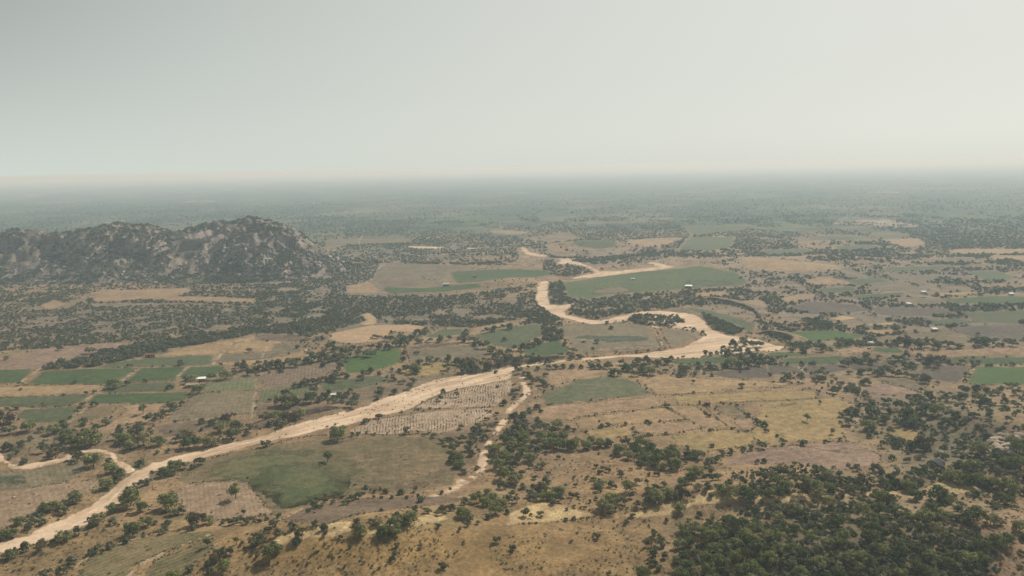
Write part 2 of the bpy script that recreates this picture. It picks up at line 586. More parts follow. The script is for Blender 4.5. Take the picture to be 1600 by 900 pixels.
for k_, c1_, c2_, c3_ in (('grassgreen', (.062, .078, .028), (.105, .102, .046), (.055, .072, .026)), ('brown', (.120, .085, .055), (.155, .110, .072), None), ('darkgreen', (.058, .078, .042), (.075, .092, .050), (.085, .080, .05)),
                          ('darkbrown', (.082, .066, .050), (.108, .084, .062), (.12, .095, .065)), ('tanrow', (.215, .150, .095), (.255, .180, .115), (.19, .135, .085)), ('greyleaf', (.060, .080, .048), (.072, .092, .054), None),
                          ('tan', (.235, .165, .10), (.29, .21, .13), None), ('olive', (.098, .098, .042), (.125, .108, .052), None), ('olivebrown', (.125, .100, .060), (.170, .130, .082), None)):
    MF[k_ + '_patch'] = mat_field('patch_of_' + k_, c1_, c2_, c3=c3_, over=True)

# sand of the dry river
m, _, _ = new_mat('river_sand')
n = N(m.node_tree)
p = n.pos()
mpg = n.n.new('ShaderNodeMapping')
mpg.inputs['Scale'].default_value = (1, 1, 1)
n.l.new(p, mpg.inputs[0])
flow = n.attr('flow', 'Vector')
c = n.mix(n.ramp(n.noise(p, .03, 5, .6), .36, .64), (.480, .345, .225), (.590, .440, .305))
c = n.mix(n.math('MULTIPLY', n.ramp(n.noise(flow, .10, 5, .6, .6), .48, .64), .7), c, (.32, .22, .14))
c = n.mix(n.math('MULTIPLY', n.ramp(n.noise(flow, .22, 4, .6, .4), .54, .66), .7), c, (.68, .52, .375))
c = n.mix(1.0, c, n.grey(n.ramp(n.noise(p, .5, 4, .7), .25, .75), .86, 1.14), 'MULTIPLY')
c = n.mix(n.math('MULTIPLY', n.ramp(n.noise(p, .14, 5, .75), .62, .70), .45), c, (.17, .125, .08))
sc, sh = soil(n)
e = n.math('ADD', n.attr('edge'), n.math('MULTIPLY', n.math('SUBTRACT', n.noise(p, .22, 5, .7), .5), 1.6))
c = n.mix(n.ramp(e, .10, .6), sc, c)
n.diffuse(c, bump=n.math('ADD', n.noise(flow, .12, 5, .6), n.math('MULTIPLY', sh, .15)), strength=.55, distance=1.2)
MF['sand'] = m


def mat_rock(name, ca, cb, veg):
    m, _, _ = new_mat(name)
    n = N(m.node_tree)
    p = n.pos()
    c = n.mix(n.ramp(n.noise(p, .06, 6, .65), .36, .64), ca, cb)
    mp = n.n.new('ShaderNodeMapping')
    mp.inputs['Scale'].default_value = (.24, .24, .05)
    n.l.new(p, mp.inputs[0])
    streak = n.noise(mp.outputs[0], 1.0, 5, .65)
    c = n.mix(n.math('MULTIPLY', n.ramp(streak, .48, .66), .7), c, (.085, .080, .072))
    hh = n.math('ADD', n.noise(p, .18, 6, .65), n.math('MULTIPLY', streak, .6))
    if veg:
        sep = n.n.new('ShaderNodeSeparateXYZ')
        n.l.new(n.n.new('ShaderNodeNewGeometry').outputs['Normal'], sep.inputs[0])
        flat = n.ramp(n.math('ADD', sep.outputs[2], n.math('MULTIPLY', n.math('SUBTRACT', n.noise(p, .026, 6, .7), .5), 1.2)), .72, .94)
        g = n.mix(n.ramp(n.noise(p, .03, 5, .6), .38, .62), (.060, .064, .036), (.125, .105, .066))
        g = n.mix(1.0, g, n.grey(n.ramp(n.noise(p, .3, 4, .7), .3, .7), .7, 1.3), 'MULTIPLY')
        c = n.mix(flat, c, g)
        c = n.mix(n.math('MULTIPLY', n.ramp(n.attr('bare'), .3, .8), .75), c, n.mix(n.ramp(n.noise(p, .12, 5, .65), .4, .6), (.21, .165, .125), (.13, .105, .078)))
    n.diffuse(c, bump=hh, strength=.8, distance=1.5)
    return m


M_HILL = mat_rock('rocky_scrub_slope', (.20, .165, .14), (.33, .272, .232), True)
M_BOULDER = mat_rock('pale_granite', (.26, .232, .205), (.39, .35, .31), False)
M_BOULDER_D = mat_rock('dark_granite', (.13, .125, .12), (.19, .18, .17), False)
M_OUTCROP = mat_rock('tan_granite', (.33, .25, .185), (.45, .36, .28), False)
m, _, _ = new_mat('eroded_bank_earth')
n = N(m.node_tree)
p = n.pos()
c = n.mix(n.ramp(n.noise(p, .18, 5, .65), .35, .65), (.105, .078, .056), (.165, .122, .088))
n.diffuse(c, bump=n.noise(p, .4, 5, .7), strength=.9, distance=1.0)
M_BANK = m


def mat_leaf(name, ca, cb, cc, tr=.25):
    m, _, _ = new_mat(name)
    n = N(m.node_tree)
    oi = n.n.new('ShaderNodeObjectInfo')
    r = oi.outputs['Random']
    c = n.mix(n.ramp(r, 0, .75), ca, cb)
    c = n.mix(n.ramp(r, .72, 1.0), c, cc)
    g = n.n.new('ShaderNodeNewGeometry').outputs['Random Per Island']
    c = n.mix(1.0, c, n.grey(g, .55, 1.5), 'MULTIPLY')
    d = n.n.new('ShaderNodeBsdfDiffuse')
    t = n.n.new('ShaderNodeBsdfTranslucent')
    n.put(d.inputs[0], c)
    n.put(t.inputs[0], n.mix(1.0, c, (1.1, 1.25, .7), 'MULTIPLY'))
    ms = n.n.new('ShaderNodeMixShader')
    ms.inputs[0].default_value = tr
    n.l.new(d.outputs[0], ms.inputs[1])
    n.l.new(t.outputs[0], ms.inputs[2])
    o = n.n.new('ShaderNodeOutputMaterial')
    n.l.new(ms.outputs[0], o.inputs[0])
    return m


M_LEAF = mat_leaf('thorn_tree_leaves', (.112, .134, .050), (.228, .238, .100), (.285, .255, .138), .20)
M_SHRUB = mat_leaf('shrub_leaves', (.085, .102, .050), (.150, .155, .082), (.19, .16, .10), .16)
M_SCRUB = mat_leaf('pale_scrub_leaves', (.105, .120, .068), (.165, .172, .105), (.21, .195, .13), .25)
M_DRY = mat_leaf('dry_weed_leaves', (.075, .060, .034), (.115, .092, .050), (.16, .125, .07))
M_ROWCROP = mat_leaf('row_crop_leaves', (.16, .145, .085), (.19, .165, .10), (.22, .185, .12))
m, _, _ = new_mat('bark')
n = N(m.node_tree)
n.diffuse(n.mix(n.ramp(n.noise(n.pos(), 3, 4), .3, .7), (.075, .058, .045), (.14, .112, .088)), bump=n.noise(n.pos(), 8, 4), strength=.6, distance=.1)
M_BARK = m


def mat_flat(name, a, b, rough=.8, scale=.8):
    m, _, _ = new_mat(name)
    n = N(m.node_tree)
    p = n.pos()
    n.diffuse(n.mix(n.ramp(n.noise(p, scale, 5, .6), .3, .7), a, b), rough=rough, bump=n.noise(p, scale * 6, 3), strength=.2, distance=.1)
    return m


M_WHITE = mat_flat('weathered_whitewash', (.52, .50, .46), (.66, .64, .60))
M_MUD = mat_flat('mud_wall', (.26, .18, .12), (.34, .25, .17))
M_TILE = mat_flat('clay_tile_roof', (.20, .10, .065), (.27, .145, .09))
M_THATCH = mat_flat('dry_thatch', (.26, .20, .12), (.34, .27, .17))
M_DARK = mat_flat('dark_timber', (.035, .030, .026), (.06, .05, .04))
M_METAL = mat_flat('dull_roof_sheet', (.50, .50, .48), (.60, .60, .58), rough=.6)
M_BRIGHT = mat_flat('bright_roof_sheet', (.78, .78, .76), (.82, .82, .80), rough=.55)
M_BLUE = mat_flat('grey_roof_sheet', (.42, .43, .43), (.52, .52, .52), rough=.5)

# ------------------------------------------------------------------ ground sheet
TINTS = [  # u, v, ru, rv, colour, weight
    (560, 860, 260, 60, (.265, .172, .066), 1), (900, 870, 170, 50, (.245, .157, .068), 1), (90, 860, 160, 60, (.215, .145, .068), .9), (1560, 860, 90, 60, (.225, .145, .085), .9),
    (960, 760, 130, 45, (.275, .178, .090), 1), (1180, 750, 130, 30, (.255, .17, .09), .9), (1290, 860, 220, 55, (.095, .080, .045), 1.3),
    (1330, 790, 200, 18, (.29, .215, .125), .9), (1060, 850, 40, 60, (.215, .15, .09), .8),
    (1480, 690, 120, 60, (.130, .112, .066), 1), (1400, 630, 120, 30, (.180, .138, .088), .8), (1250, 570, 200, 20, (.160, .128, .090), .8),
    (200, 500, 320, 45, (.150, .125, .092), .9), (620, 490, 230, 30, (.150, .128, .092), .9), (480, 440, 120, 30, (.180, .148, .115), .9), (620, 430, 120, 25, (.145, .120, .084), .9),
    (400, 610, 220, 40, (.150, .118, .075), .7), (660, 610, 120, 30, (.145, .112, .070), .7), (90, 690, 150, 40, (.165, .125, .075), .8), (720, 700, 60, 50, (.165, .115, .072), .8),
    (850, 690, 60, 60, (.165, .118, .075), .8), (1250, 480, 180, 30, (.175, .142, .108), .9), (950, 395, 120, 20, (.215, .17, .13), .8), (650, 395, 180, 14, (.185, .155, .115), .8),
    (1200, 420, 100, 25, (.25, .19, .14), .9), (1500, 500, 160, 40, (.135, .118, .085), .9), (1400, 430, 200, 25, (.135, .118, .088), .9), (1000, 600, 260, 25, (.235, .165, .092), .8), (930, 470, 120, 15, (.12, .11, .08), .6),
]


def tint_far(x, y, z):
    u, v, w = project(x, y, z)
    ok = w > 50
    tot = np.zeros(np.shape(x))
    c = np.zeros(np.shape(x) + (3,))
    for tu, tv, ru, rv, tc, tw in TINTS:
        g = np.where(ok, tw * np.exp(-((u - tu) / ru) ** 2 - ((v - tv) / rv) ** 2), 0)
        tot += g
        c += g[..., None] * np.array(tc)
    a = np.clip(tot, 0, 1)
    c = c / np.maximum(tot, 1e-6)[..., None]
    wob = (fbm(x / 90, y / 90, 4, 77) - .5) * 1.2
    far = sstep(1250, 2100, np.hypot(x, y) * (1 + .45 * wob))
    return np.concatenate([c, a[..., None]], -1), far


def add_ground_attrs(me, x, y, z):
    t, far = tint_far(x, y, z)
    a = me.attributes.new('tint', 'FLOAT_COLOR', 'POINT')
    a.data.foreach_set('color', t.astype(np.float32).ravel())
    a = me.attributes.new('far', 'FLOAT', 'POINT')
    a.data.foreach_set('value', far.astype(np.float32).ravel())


def fast_mesh(name, co, faces, mat, smooth=True, parent=None):
    """co (n,3) array, faces (m,k) array"""
    me = bpy.data.meshes.new(name)
    k = faces.shape[1]
    me.vertices.add(len(co))
    me.vertices.foreach_set('co', co.astype(np.float32).ravel())
    me.loops.add(faces.size)
    me.loops.foreach_set('vertex_index', faces.astype(np.int32).ravel())
    me.polygons.add(len(faces))
    me.polygons.foreach_set('loop_start', np.arange(len(faces), dtype=np.int32) * k)
    me.update(calc_edges=True)
    me.polygons.foreach_set('use_smooth', [smooth] * len(faces))
    me.materials.append(mat)
    me.validate()
    return link(bpy.data.objects.new(name, me), parent)


ang = np.concatenate([np.radians(np.linspace(-36, 36, 541)), np.radians(np.linspace(36, 324, 91))[1:-1]])
rad = np.concatenate([np.linspace(0.5, 175, 26), np.geomspace(180, 2500, 400), np.geomspace(2600, 46000, 64)])
AA, RR = np.meshgrid(ang, rad)
gx, gy = RR * np.sin(AA), RR * np.cos(AA)
gz = h1(gx, gy)
na, nr = len(ang), len(rad)
ia = np.arange(na)
ii, jj = np.meshgrid(np.arange(nr - 1), ia, indexing='ij')
jn = (jj + 1) % na
quads = np.stack([ii * na + jj, ii * na + jn, (ii + 1) * na + jn, (ii + 1) * na + jj], -1).reshape(-1, 4)[:, ::-1]
gco = np.stack([gx, gy, gz], -1).reshape(-1, 3)
ground = fast_mesh('ground', gco, quads, M_GROUND)
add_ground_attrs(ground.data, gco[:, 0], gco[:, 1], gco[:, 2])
ground['kind'] = 'structure'
ground['label'] = 'dry brown plain running flat to the hazy horizon'

# ------------------------------------------------------------------ sheets on the ground
SHEET_PX = []                       # outlines in photo pixels that scattered scrub keeps clear of
_count = [0]


def resample(poly, step):
    out = []
    for i in range(len(poly)):
        a, b = poly[i], poly[(i + 1) % len(poly)]
        k = max(1, int(np.ceil(np.hypot(*(b - a)) / step)))
        for j in range(k):
            out.append(a + (b - a) * j / k)
    return np.array(out)


def smooth_closed(poly, it=1):
    p = np.asarray(poly, float)
    for _ in range(it):
        q = np.roll(p, -1, 0)
        p = np.stack([p * .96 + q * .04, p * .04 + q * .96], 1).reshape(-1, 2)
    return p


def sheet(name, kind, world, lift, label=None, step=None, fade=None, rowdir=None, rowgap=2.5, rough=.5, flow=None, cut=1):
    """a draped sheet with a worn edge; world is its outline in metres"""
    poly = smooth_closed(world, cut)
    c = poly.mean(0)
    D = float(np.hypot(*poly.T).mean())
    s = step or float(np.clip(D / 150, 2.2, 45))
    span = poly.max(0) - poly.min(0)
    area = abs(np.sum(poly[:, 0] * np.roll(poly[:, 1], -1) - poly[:, 1] * np.roll(poly[:, 0], -1))) / 2
    s = max(s, float(np.sqrt(area / 6000)))
    b = resample(poly, s)
    jit = np.stack([fbm(b[:, 0] / (s * 3), b[:, 1] / (s * 3), 3, 51), fbm(b[:, 0] / (s * 3), b[:, 1] / (s * 3), 3, 61)], -1) - .5
    b = b + jit * s * 2.0 * rough
    x0, y0 = b.min(0)
    x1, y1 = b.max(0)
    gx, gy = np.meshgrid(np.arange(x0, x1, s), np.arange(y0, y1, s))
    gx = gx + RNG.uniform(-.25, .25, gx.shape) * s
    gy = gy + RNG.uniform(-.25, .25, gy.shape) * s
    gx, gy = gx.ravel(), gy.ravel()
    k = in_poly(gx, gy, b)
    gx, gy = gx[k], gy[k]
    d = edge_dist(gx, gy, b) if len(gx) else np.zeros(0)
    k = d > s * .55
    pts = np.concatenate([b, np.stack([gx[k], gy[k]], -1)])
    nb = len(b)
    vs, _, fs, _, _, _ = delaunay_2d_cdt([Vector(q) for q in (pts - c)], [(i, (i + 1) % nb) for i in range(nb)], [], 1, 1e-4)
    xy = np.array([tuple(q) for q in vs]) + c
    tri = np.array([f for f in fs if len(f) == 3])
    dist = edge_dist(xy[:, 0], xy[:, 1], b)
    _count[0] += 1
    up = lift + .0003 * D + (_count[0] % 9) * .008
    z = h1(xy[:, 0], xy[:, 1]) + np.where(dist < 1e-3, -.05, up)
    o = fast_mesh(name, np.stack([xy[:, 0], xy[:, 1], z], -1), tri, MF[kind])
    me = o.data
    add_ground_attrs(me, xy[:, 0], xy[:, 1], z)
    a = me.attributes.new('edge', 'FLOAT', 'POINT')
    a.data.foreach_set('value', np.clip(dist / (fade or max(2.2, s)), 0, 1).astype(np.float32))
    if rowdir is not None:
        a = me.attributes.new('rowc', 'FLOAT', 'POINT')
        nx, ny = -rowdir[1], rowdir[0]
        a.data.foreach_set('value', (((xy[:, 0] - c[0]) * nx + (xy[:, 1] - c[1]) * ny) / rowgap).astype(np.float32))
    if flow is not None:
        a = me.attributes.new('flow', 'FLOAT_VECTOR', 'POINT')
        a.data.foreach_set('vector', flow(xy).astype(np.float32).ravel())
    o['kind'] = 'structure'
    if label:
        o['label'] = label
    return o


# (kind, outline in photo pixels, row direction in pixels or None, row gap m, lift, label)
FIELDS = [
    ('olive', [(285, 735), (340, 712), (400, 700), (480, 690), (600, 682), (690, 683), (703, 700), (714, 735), (706, 758), (640, 770), (560, 771), (520, 780), (470, 793), (430, 807), (410, 785), (393, 758), (385, 748), (300, 758), (278, 750)], None, 0, 0, 'broad dry olive field between the sandy river and the thorn gully'),
    ('olive', [(296, 742), (345, 714), (420, 700), (530, 700), (580, 725), (560, 771), (440, 800), (398, 768), (330, 757)], None, 0, 1, 'greenish sweep across the broad olive field'),
    ('grassgreen', [(380, 750), (398, 730), (470, 716), (530, 726), (556, 755), (538, 776), (470, 794), (425, 798), (396, 770)], None, 0, 2, 'damp green patch in the broad olive field'),
    ('brown', [(600, 757), (640, 748), (702, 738), (706, 757), (650, 768), (600, 769)], None, 0, 1, 'brown worn corner of the broad olive field'),
    ('tanrow', [(276, 772), (291, 757), (385, 747), (393, 760), (410, 785), (427, 803), (385, 808), (330, 813), (296, 806)], (2, 12), 2.0, 0, 'pale furrowed plot with one tree standing on it'),
    ('brown', [(440, 812), (480, 792), (560, 780), (640, 777), (700, 777), (740, 780), (690, 788), (640, 793), (560, 803), (520, 817), (490, 820)], None, 0, 0, 'long brown plot below the hedge of the olive field'),
    ('dryrow', [(112, 900), (140, 873), (180, 853), (225, 841), (320, 831), (331, 831), (329, 838), (250, 866), (200, 888), (180, 900)], (95, -40), 2.6, 0, 'upper half of the olive striped crop below the river'),
    ('dryrow', [(197, 900), (250, 873), (330, 843), (333, 858), (315, 870), (300, 882), (290, 900)], (95, -40), 2.6, 0, 'lower half of the olive striped crop below the river'),
    ('tanrow', [(0, 775), (25, 767), (82, 757), (150, 750), (155, 757), (140, 767), (105, 780), (75, 788), (55, 802), (20, 824), (0, 837)], (10, 30), 2.6, 0, 'tan row field on the inner bank of the river'),
    ('oliverow', [(0, 737), (15, 737), (50, 736), (110, 723), (130, 717), (136, 732), (130, 742), (105, 752), (75, 759), (32, 765), (0, 775)], (10, 30), 2.6, 0, 'olive row field beside the side stream'),
    ('darkgreen', [(0, 741), (45, 739), (54, 750), (30, 764), (0, 771)], None, 0, 1, 'dark green end of the olive row field'),
    ('pinksoil', [(0, 564), (15, 562), (62, 547), (100, 541), (140, 538), (200, 535), (203, 539), (160, 550), (140, 560), (120, 560), (100, 565), (72, 572), (45, 578), (0, 581)], None, 0, 0, 'bare brown field under the scrub plain'),
    ('green', [(0, 584), (47, 576), (54, 578), (32, 598), (0, 607)], None, 0, 0, 'small green plot beside the farm track'),
    ('green', [(67, 580), (150, 576), (216, 575), (187, 596), (165, 600), (100, 601), (42, 601)], None, 0, 0, 'largest of the green plots above the farmyard'),
    ('green', [(221, 575), (294, 573), (275, 590), (277, 594), (193, 598)], None, 0, 0, 'middle green plot above the farmyard'),
    ('green', [(297, 573), (347, 572), (350, 578), (335, 587), (283, 593), (278, 590)], None, 0, 0, 'green plot just above the white roofed farmhouse'),
    ('greyleaf', [(150, 575), (175, 567), (225, 560), (337, 554), (328, 571), (220, 573)], None, 0, 0, 'long green plot under the tree belt'),
    ('tan', [(243, 556), (270, 549), (302, 541), (325, 536), (360, 532), (400, 525), (400, 533), (365, 537), (340, 554), (275, 556)], (20, -3), 3, 0, 'pale stubble plot at the edge of the scrub'),
    ('tan', [(368, 536), (400, 533), (440, 530), (445, 547), (400, 550), (352, 553)], None, 0, 0, 'pale plot right of the field track'),
    ('olivebrown', [(350, 554), (400, 551), (440, 549), (440, 558), (400, 562), (350, 566), (342, 562)], None, 0, 0, 'olive plot below the pale stubble'),
    ('brown', [(402, 524), (474, 526), (477, 533), (425, 534), (402, 530)], None, 0, 0, 'narrow dark plot beyond the stubble plots'),
    ('olivebrown', [(420, 536), (474, 536), (474, 551), (445, 554), (418, 552)], None, 0, 0, 'olive plot between the two field tracks'),
    ('tan', [(340, 566), (400, 562), (470, 553), (500, 556), (470, 563), (400, 571), (348, 572)], None, 0, 0, 'strip of pale earth above the hedge'),
    ('tan', [(25, 604), (160, 601), (163, 605), (140, 612), (75, 618), (0, 622), (0, 615)], None, 0, 0, 'pale stubble strip below the green plots'),
    ('darkgreen', [(0, 623), (75, 619), (135, 616), (142, 618), (127, 628), (100, 634), (35, 636), (0, 635)], None, 0, 0, 'dark green strip below the pale stubble'),
    ('darkgreen', [(37, 640), (120, 635), (122, 640), (110, 655), (95, 659), (45, 660), (27, 652)], None, 0, 0, 'grey green plot beside the thorn trees'),
    ('darkgreen', [(165, 602), (275, 596), (275, 609), (250, 612), (157, 614)], None, 0, 0, 'dull green plot left of the farmyard'),
    ('green', [(150, 616), (250, 614), (297, 612), (290, 625), (260, 629), (175, 631), (140, 630), (135, 627)], None, 0, 0, 'green plot below the farmyard'),
    ('olive', [(140, 636), (185, 634), (175, 647), (150, 655), (122, 657), (127, 647)], None, 0, 0, 'olive fallow plot near the thorn trees'),
    ('tanpink', [(187, 634), (260, 630), (250, 640), (238, 660), (215, 660), (185, 667), (150, 680), (155, 667), (175, 660), (200, 640)], None, 0, 0, 'bare plot under a single shade tree'),
    ('lightrow', [(322, 600), (332, 594), (400, 589), (400, 610), (325, 612), (310, 615)], (3, -10), 3, 0, 'light green striped plot right of the farmhouse'),
    ('oliverow', [(310, 615), (399, 611), (396, 647), (385, 647), (350, 650), (310, 655), (250, 660), (287, 635), (300, 622)], (4, -10), 3, 0, 'straw striped plot above the river grove'),
    ('brown', [(240, 665), (310, 656), (330, 660), (337, 675), (300, 675), (275, 680), (257, 683)], None, 0, 0, 'brown plot behind the river grove'),
    ('brownrow', [(410, 586), (472, 574), (525, 564), (526, 577), (497, 585), (470, 596), (410, 606)], (1, -9), 2.6, 0, 'brown plot of upright rows beside a hedge'),
    ('greenrow', [(405, 609), (485, 602), (482, 617), (437, 620), (405, 630)], (2, -9), 2.6, 0, 'small green row plot above the dense grove'),
    ('brown', [(405, 632), (440, 630), (478, 628), (470, 640), (420, 648), (402, 650)], None, 0, 0, 'brown plot in front of the dense grove'),
    ('bright', [(540, 561), (585, 547), (625, 542), (627, 565), (610, 572), (575, 581), (540, 584), (535, 567)], None, 0, 0, 'brightest green plot among the hedges'),
    ('darkgreen', [(500, 598), (590, 586), (615, 593), (560, 608), (505, 611)], (3, -9), 2.6, 0, 'dull green plot below the bright green one'),
    ('olivebrown', [(635, 549), (742, 537), (782, 560), (737, 563), (675, 562), (640, 565)], (12, 3), 2.5, 0, 'olive brown plot beside the river hedge'),
    ('darkbrown', [(632, 541), (722, 531), (742, 537), (637, 550)], (12, -1), 2.5, 1, 'ploughed upper half of the olive brown plot'),
    ('greyleaf', [(657, 527), (692, 515), (725, 513), (727, 521), (687, 528)], None, 0, 0, 'small grey green plot with rounded top'),
    ('greyleaf', [(740, 524), (770, 517), (800, 512), (822, 508), (845, 506), (845, 526), (820, 537), (800, 546), (772, 540)], None, 0, 0, 'wide grey green plot left of the river loop'),
    ('orange', [(515, 521), (560, 512), (580, 508), (640, 507), (670, 511), (650, 519), (612, 519), (600, 532), (555, 537), (530, 536), (512, 530)], None, 0, 0, 'orange tan stubble field among the scrub'),
    ('orange', [(562, 492), (578, 488), (588, 496), (590, 506), (570, 509), (560, 506), (572, 500)], None, 0, 0, 'sandy clearing above the orange field'),
    ('tan', [(735, 513), (770, 507), (812, 499), (800, 507), (760, 516), (742, 520)], None, 0, 0, 'narrow pale strip above the grey green plot'),
    ('gold', [(620, 582), (660, 568), (692, 566), (712, 570), (700, 580), (675, 586), (640, 591)], None, 0, 0, 'dry yellowish plot above the sandy flood bank'),
    ('sandrow', [(650, 636), (690, 618), (725, 606), (800, 593), (801, 608), (775, 635), (715, 637), (650, 640)], (-2, 10), 1.6, 0, 'sandy plot set out with dotted green rows'),
    ('sandrow', [(547, 673), (575, 658), (617, 651), (675, 643), (770, 637), (772, 648), (725, 667), (687, 677), (650, 673), (607, 679), (550, 677)], (-1, 10), 1.6, 0, 'sandy plot set out with dark dotted rows below the flood bank'),
    ('oliverow', [(877, 513), (884, 507), (950, 505), (1010, 508), (1020, 515), (1033, 545), (975, 550), (910, 554), (895, 540), (882, 525)], (12, -.5), 3, 0, 'straw coloured field inside the river loop'),
    ('tanrow', [(905, 548), (940, 540), (1025, 537), (1033, 545), (975, 550), (910, 554)], (12, -.8), 3, 1, 'bare lower end of the field inside the river loop'),
    ('greyleaf', [(885, 525), (940, 523), (1017, 524), (1023, 533), (940, 539), (930, 533), (892, 531)], (12, -.5), 3, 2, 'green band across the field inside the river loop'),
    ('oliverow', [(1034, 512), (1094, 522), (1090, 527), (1065, 539), (1047, 542), (1037, 527)], (12, 1), 3, 0, 'small straw plot at the tip of the river loop'),
    ('olivegreen', [(845, 618), (905, 593), (960, 587), (995, 598), (1012, 612), (1010, 617), (960, 622), (855, 633)], None, 0, 0, 'green crop plot set among the pale stubble fields'),
    ('green', [(1050, 563), (1125, 557), (1170, 556), (1170, 561), (1132, 567), (1052, 570)], None, 0, 0, 'thin green strip just below the river bend'),
    ('green', [(815, 552), (832, 538), (875, 532), (888, 542), (888, 551), (862, 555), (827, 555)], None, 0, 0, 'green plot outside the river loop'),
    ('tanpink', [(857, 580), (907, 573), (945, 580), (905, 591), (867, 603), (855, 600)], None, 0, 0, 'pinkish bare plot above the green crop plot'),
    ('tanpink', [(853, 635), (1022, 621), (1036, 634), (900, 651), (895, 657), (828, 652)], None, 0, 0, 'first stubble strip below the green crop plot'),
    ('tan', [(902, 654), (1037, 637), (1074, 655), (935, 669), (905, 665)], None, 0, 0, 'second stubble strip below the green crop plot'),
    ('gold', [(912, 673), (982, 667), (988, 676), (975, 684), (955, 687), (920, 680)], None, 0, 0, 'yellow plot beside the thicket'),
    ('tanpink', [(992, 666), (1071, 659), (1091, 670), (1040, 680), (997, 675)], None, 0, 0, 'third stubble strip, beside the field wall'),
    ('tan', [(972, 586), (1070, 590), (1200, 597), (1240, 600), (1200, 609), (1052, 616), (1027, 616), (1016, 607), (995, 595)], None, 0, 0, 'wide pale stubble field near the river scrub'),
    ('gold', [(1052, 619), (1200, 612), (1272, 611), (1275, 622), (1200, 626), (1100, 631), (1060, 632)], None, 0, 0, 'golden stubble strip beyond the small hut'),
    ('tan', [(1040, 634), (1085, 634), (1105, 650), (1140, 668), (1100, 669), (1078, 655)], None, 0, 0, 'narrow stubble strip beside the small hut'),
    ('olive', [(1112, 634), (1160, 632), (1172, 648), (1150, 655), (1125, 645)], None, 0, 0, 'small olive plot below the small hut'),
    ('gold', [(1200, 628), (1307, 622), (1332, 632), (1312, 650), (1320, 675), (1324, 685), (1200, 693), (1172, 680), (1182, 650)], None, 0, 0, 'big golden field with two single trees'),
    ('olive', [(1200, 628), (1255, 625), (1250, 635), (1200, 642)], None, 0, 1, 'greenish edge of the big golden field'),
    ('tanpink', [(1142, 657), (1172, 651), (1180, 668), (1160, 672)], None, 0, 0, 'small pinkish plot left of the big golden field'),
    ('gold', [(1050, 681), (1135, 672), (1180, 678), (1172, 695), (1100, 706), (1082, 700), (1062, 697)], None, 0, 0, 'golden plot behind the thicket'),
    ('tan', [(1013, 690), (1022, 684), (1040, 683), (1052, 688), (1052, 695), (1035, 700), (1018, 697)], None, 0, 1, 'round pale threshing floor beside the thicket'),
    ('pinksoil', [(1120, 726), (1150, 712), (1200, 700), (1325, 690), (1350, 700), (1376, 712), (1374, 726), (1317, 736), (1250, 724), (1200, 724)], None, 0, 0, 'bare brown field crossed by footpaths'),
    ('brown', [(1262, 706), (1320, 692), (1330, 700), (1335, 712), (1300, 712), (1275, 716)], None, 0, 1, 'darker middle of the bare brown field'),
    ('bright', [(1222, 519), (1300, 516), (1358, 525), (1335, 530), (1250, 535), (1237, 527)], None, 0, 0, 'smooth green plot right of the river bend'),
    ('green', [(1200, 551), (1220, 550), (1300, 553), (1220, 558), (1200, 557)], None, 0, 0, 'thin green plot under the river bend'),
    ('green', [(1220, 560), (1320, 555), (1325, 562), (1300, 569), (1237, 569), (1218, 566)], None, 0, 0, 'second thin green plot under the river bend'),
    ('green', [(1360, 542), (1415, 545), (1410, 552), (1362, 551)], None, 0, 0, 'small green plot beside the pale hut'),
    ('green', [(1375, 561), (1425, 562), (1417, 569), (1390, 567)], None, 0, 0, 'tiny green plot among bushes'),
    ('green', [(1480, 560), (1600, 554), (1600, 570), (1532, 569), (1480, 566)], None, 0, 0, 'upper green plot at the side of the track'),
    ('bright', [(1527, 573), (1600, 572), (1600, 600), (1525, 601), (1508, 597)], None, 0, 0, 'big green plot beside the weedy track'),
    ('darkbrown', [(1425, 581), (1460, 573), (1520, 570), (1503, 594), (1492, 600), (1457, 593)], None, 0, 0, 'turned grey brown plot beside the weedy track'),
    ('darkbrown', [(1198, 572), (1240, 571), (1257, 582), (1200, 586)], None, 0, 0, 'turned dark plot below the green strips'),
    ('darkbrown', [(1252, 572), (1317, 569), (1327, 577), (1290, 584), (1260, 582)], None, 0, 0, 'second turned dark plot below the green strips'),
    ('darkbrown', [(1095, 583), (1190, 573), (1200, 576), (1200, 590), (1140, 591)], None, 0, 0, 'grey turned plot behind the wide stubble field'),
    ('darkbrown', [(1322, 569), (1385, 566), (1390, 572), (1372, 577), (1330, 579)], None, 0, 0, 'third turned dark plot below the green strips'),
    ('olive', [(1365, 527), (1460, 518), (1492, 517), (1520, 531), (1500, 539), (1450, 531), (1375, 531)], None, 0, 0, 'olive plot around the white roofed hut'),
    ('darkbrown', [(1487, 512), (1550, 507), (1600, 510), (1600, 527), (1525, 532), (1495, 519)], None, 0, 0, 'wide dark plot right of the white roofed hut'),
    ('olivebrown', [(1362, 592), (1412, 590), (1450, 600), (1445, 612), (1390, 601)], None, 0, 0, 'olive slope below the dark plots'),
    ('pinksoil', [(1350, 600), (1388, 600), (1440, 615), (1395, 619), (1355, 615)], None, 0, 0, 'bare slope below the dark plots'),
    ('tanpink', [(1305, 546), (1355, 542), (1357, 550), (1312, 554)], None, 0, 0, 'pinkish bare strip near the pale hut'),
    ('tanpink', [(1420, 550), (1525, 545), (1590, 542), (1600, 552), (1475, 559), (1425, 557)], None, 0, 0, 'long pinkish bank of bare earth'),
    ('tan', [(1340, 517), (1390, 514), (1415, 519), (1375, 523)], None, 0, 0, 'pale fallow above the smooth green plot'),
    ('gold', [(1398, 664), (1420, 667), (1440, 680), (1440, 690), (1420, 692), (1390, 680)], None, 0, 0, 'golden clearing in the right hand scrub'),
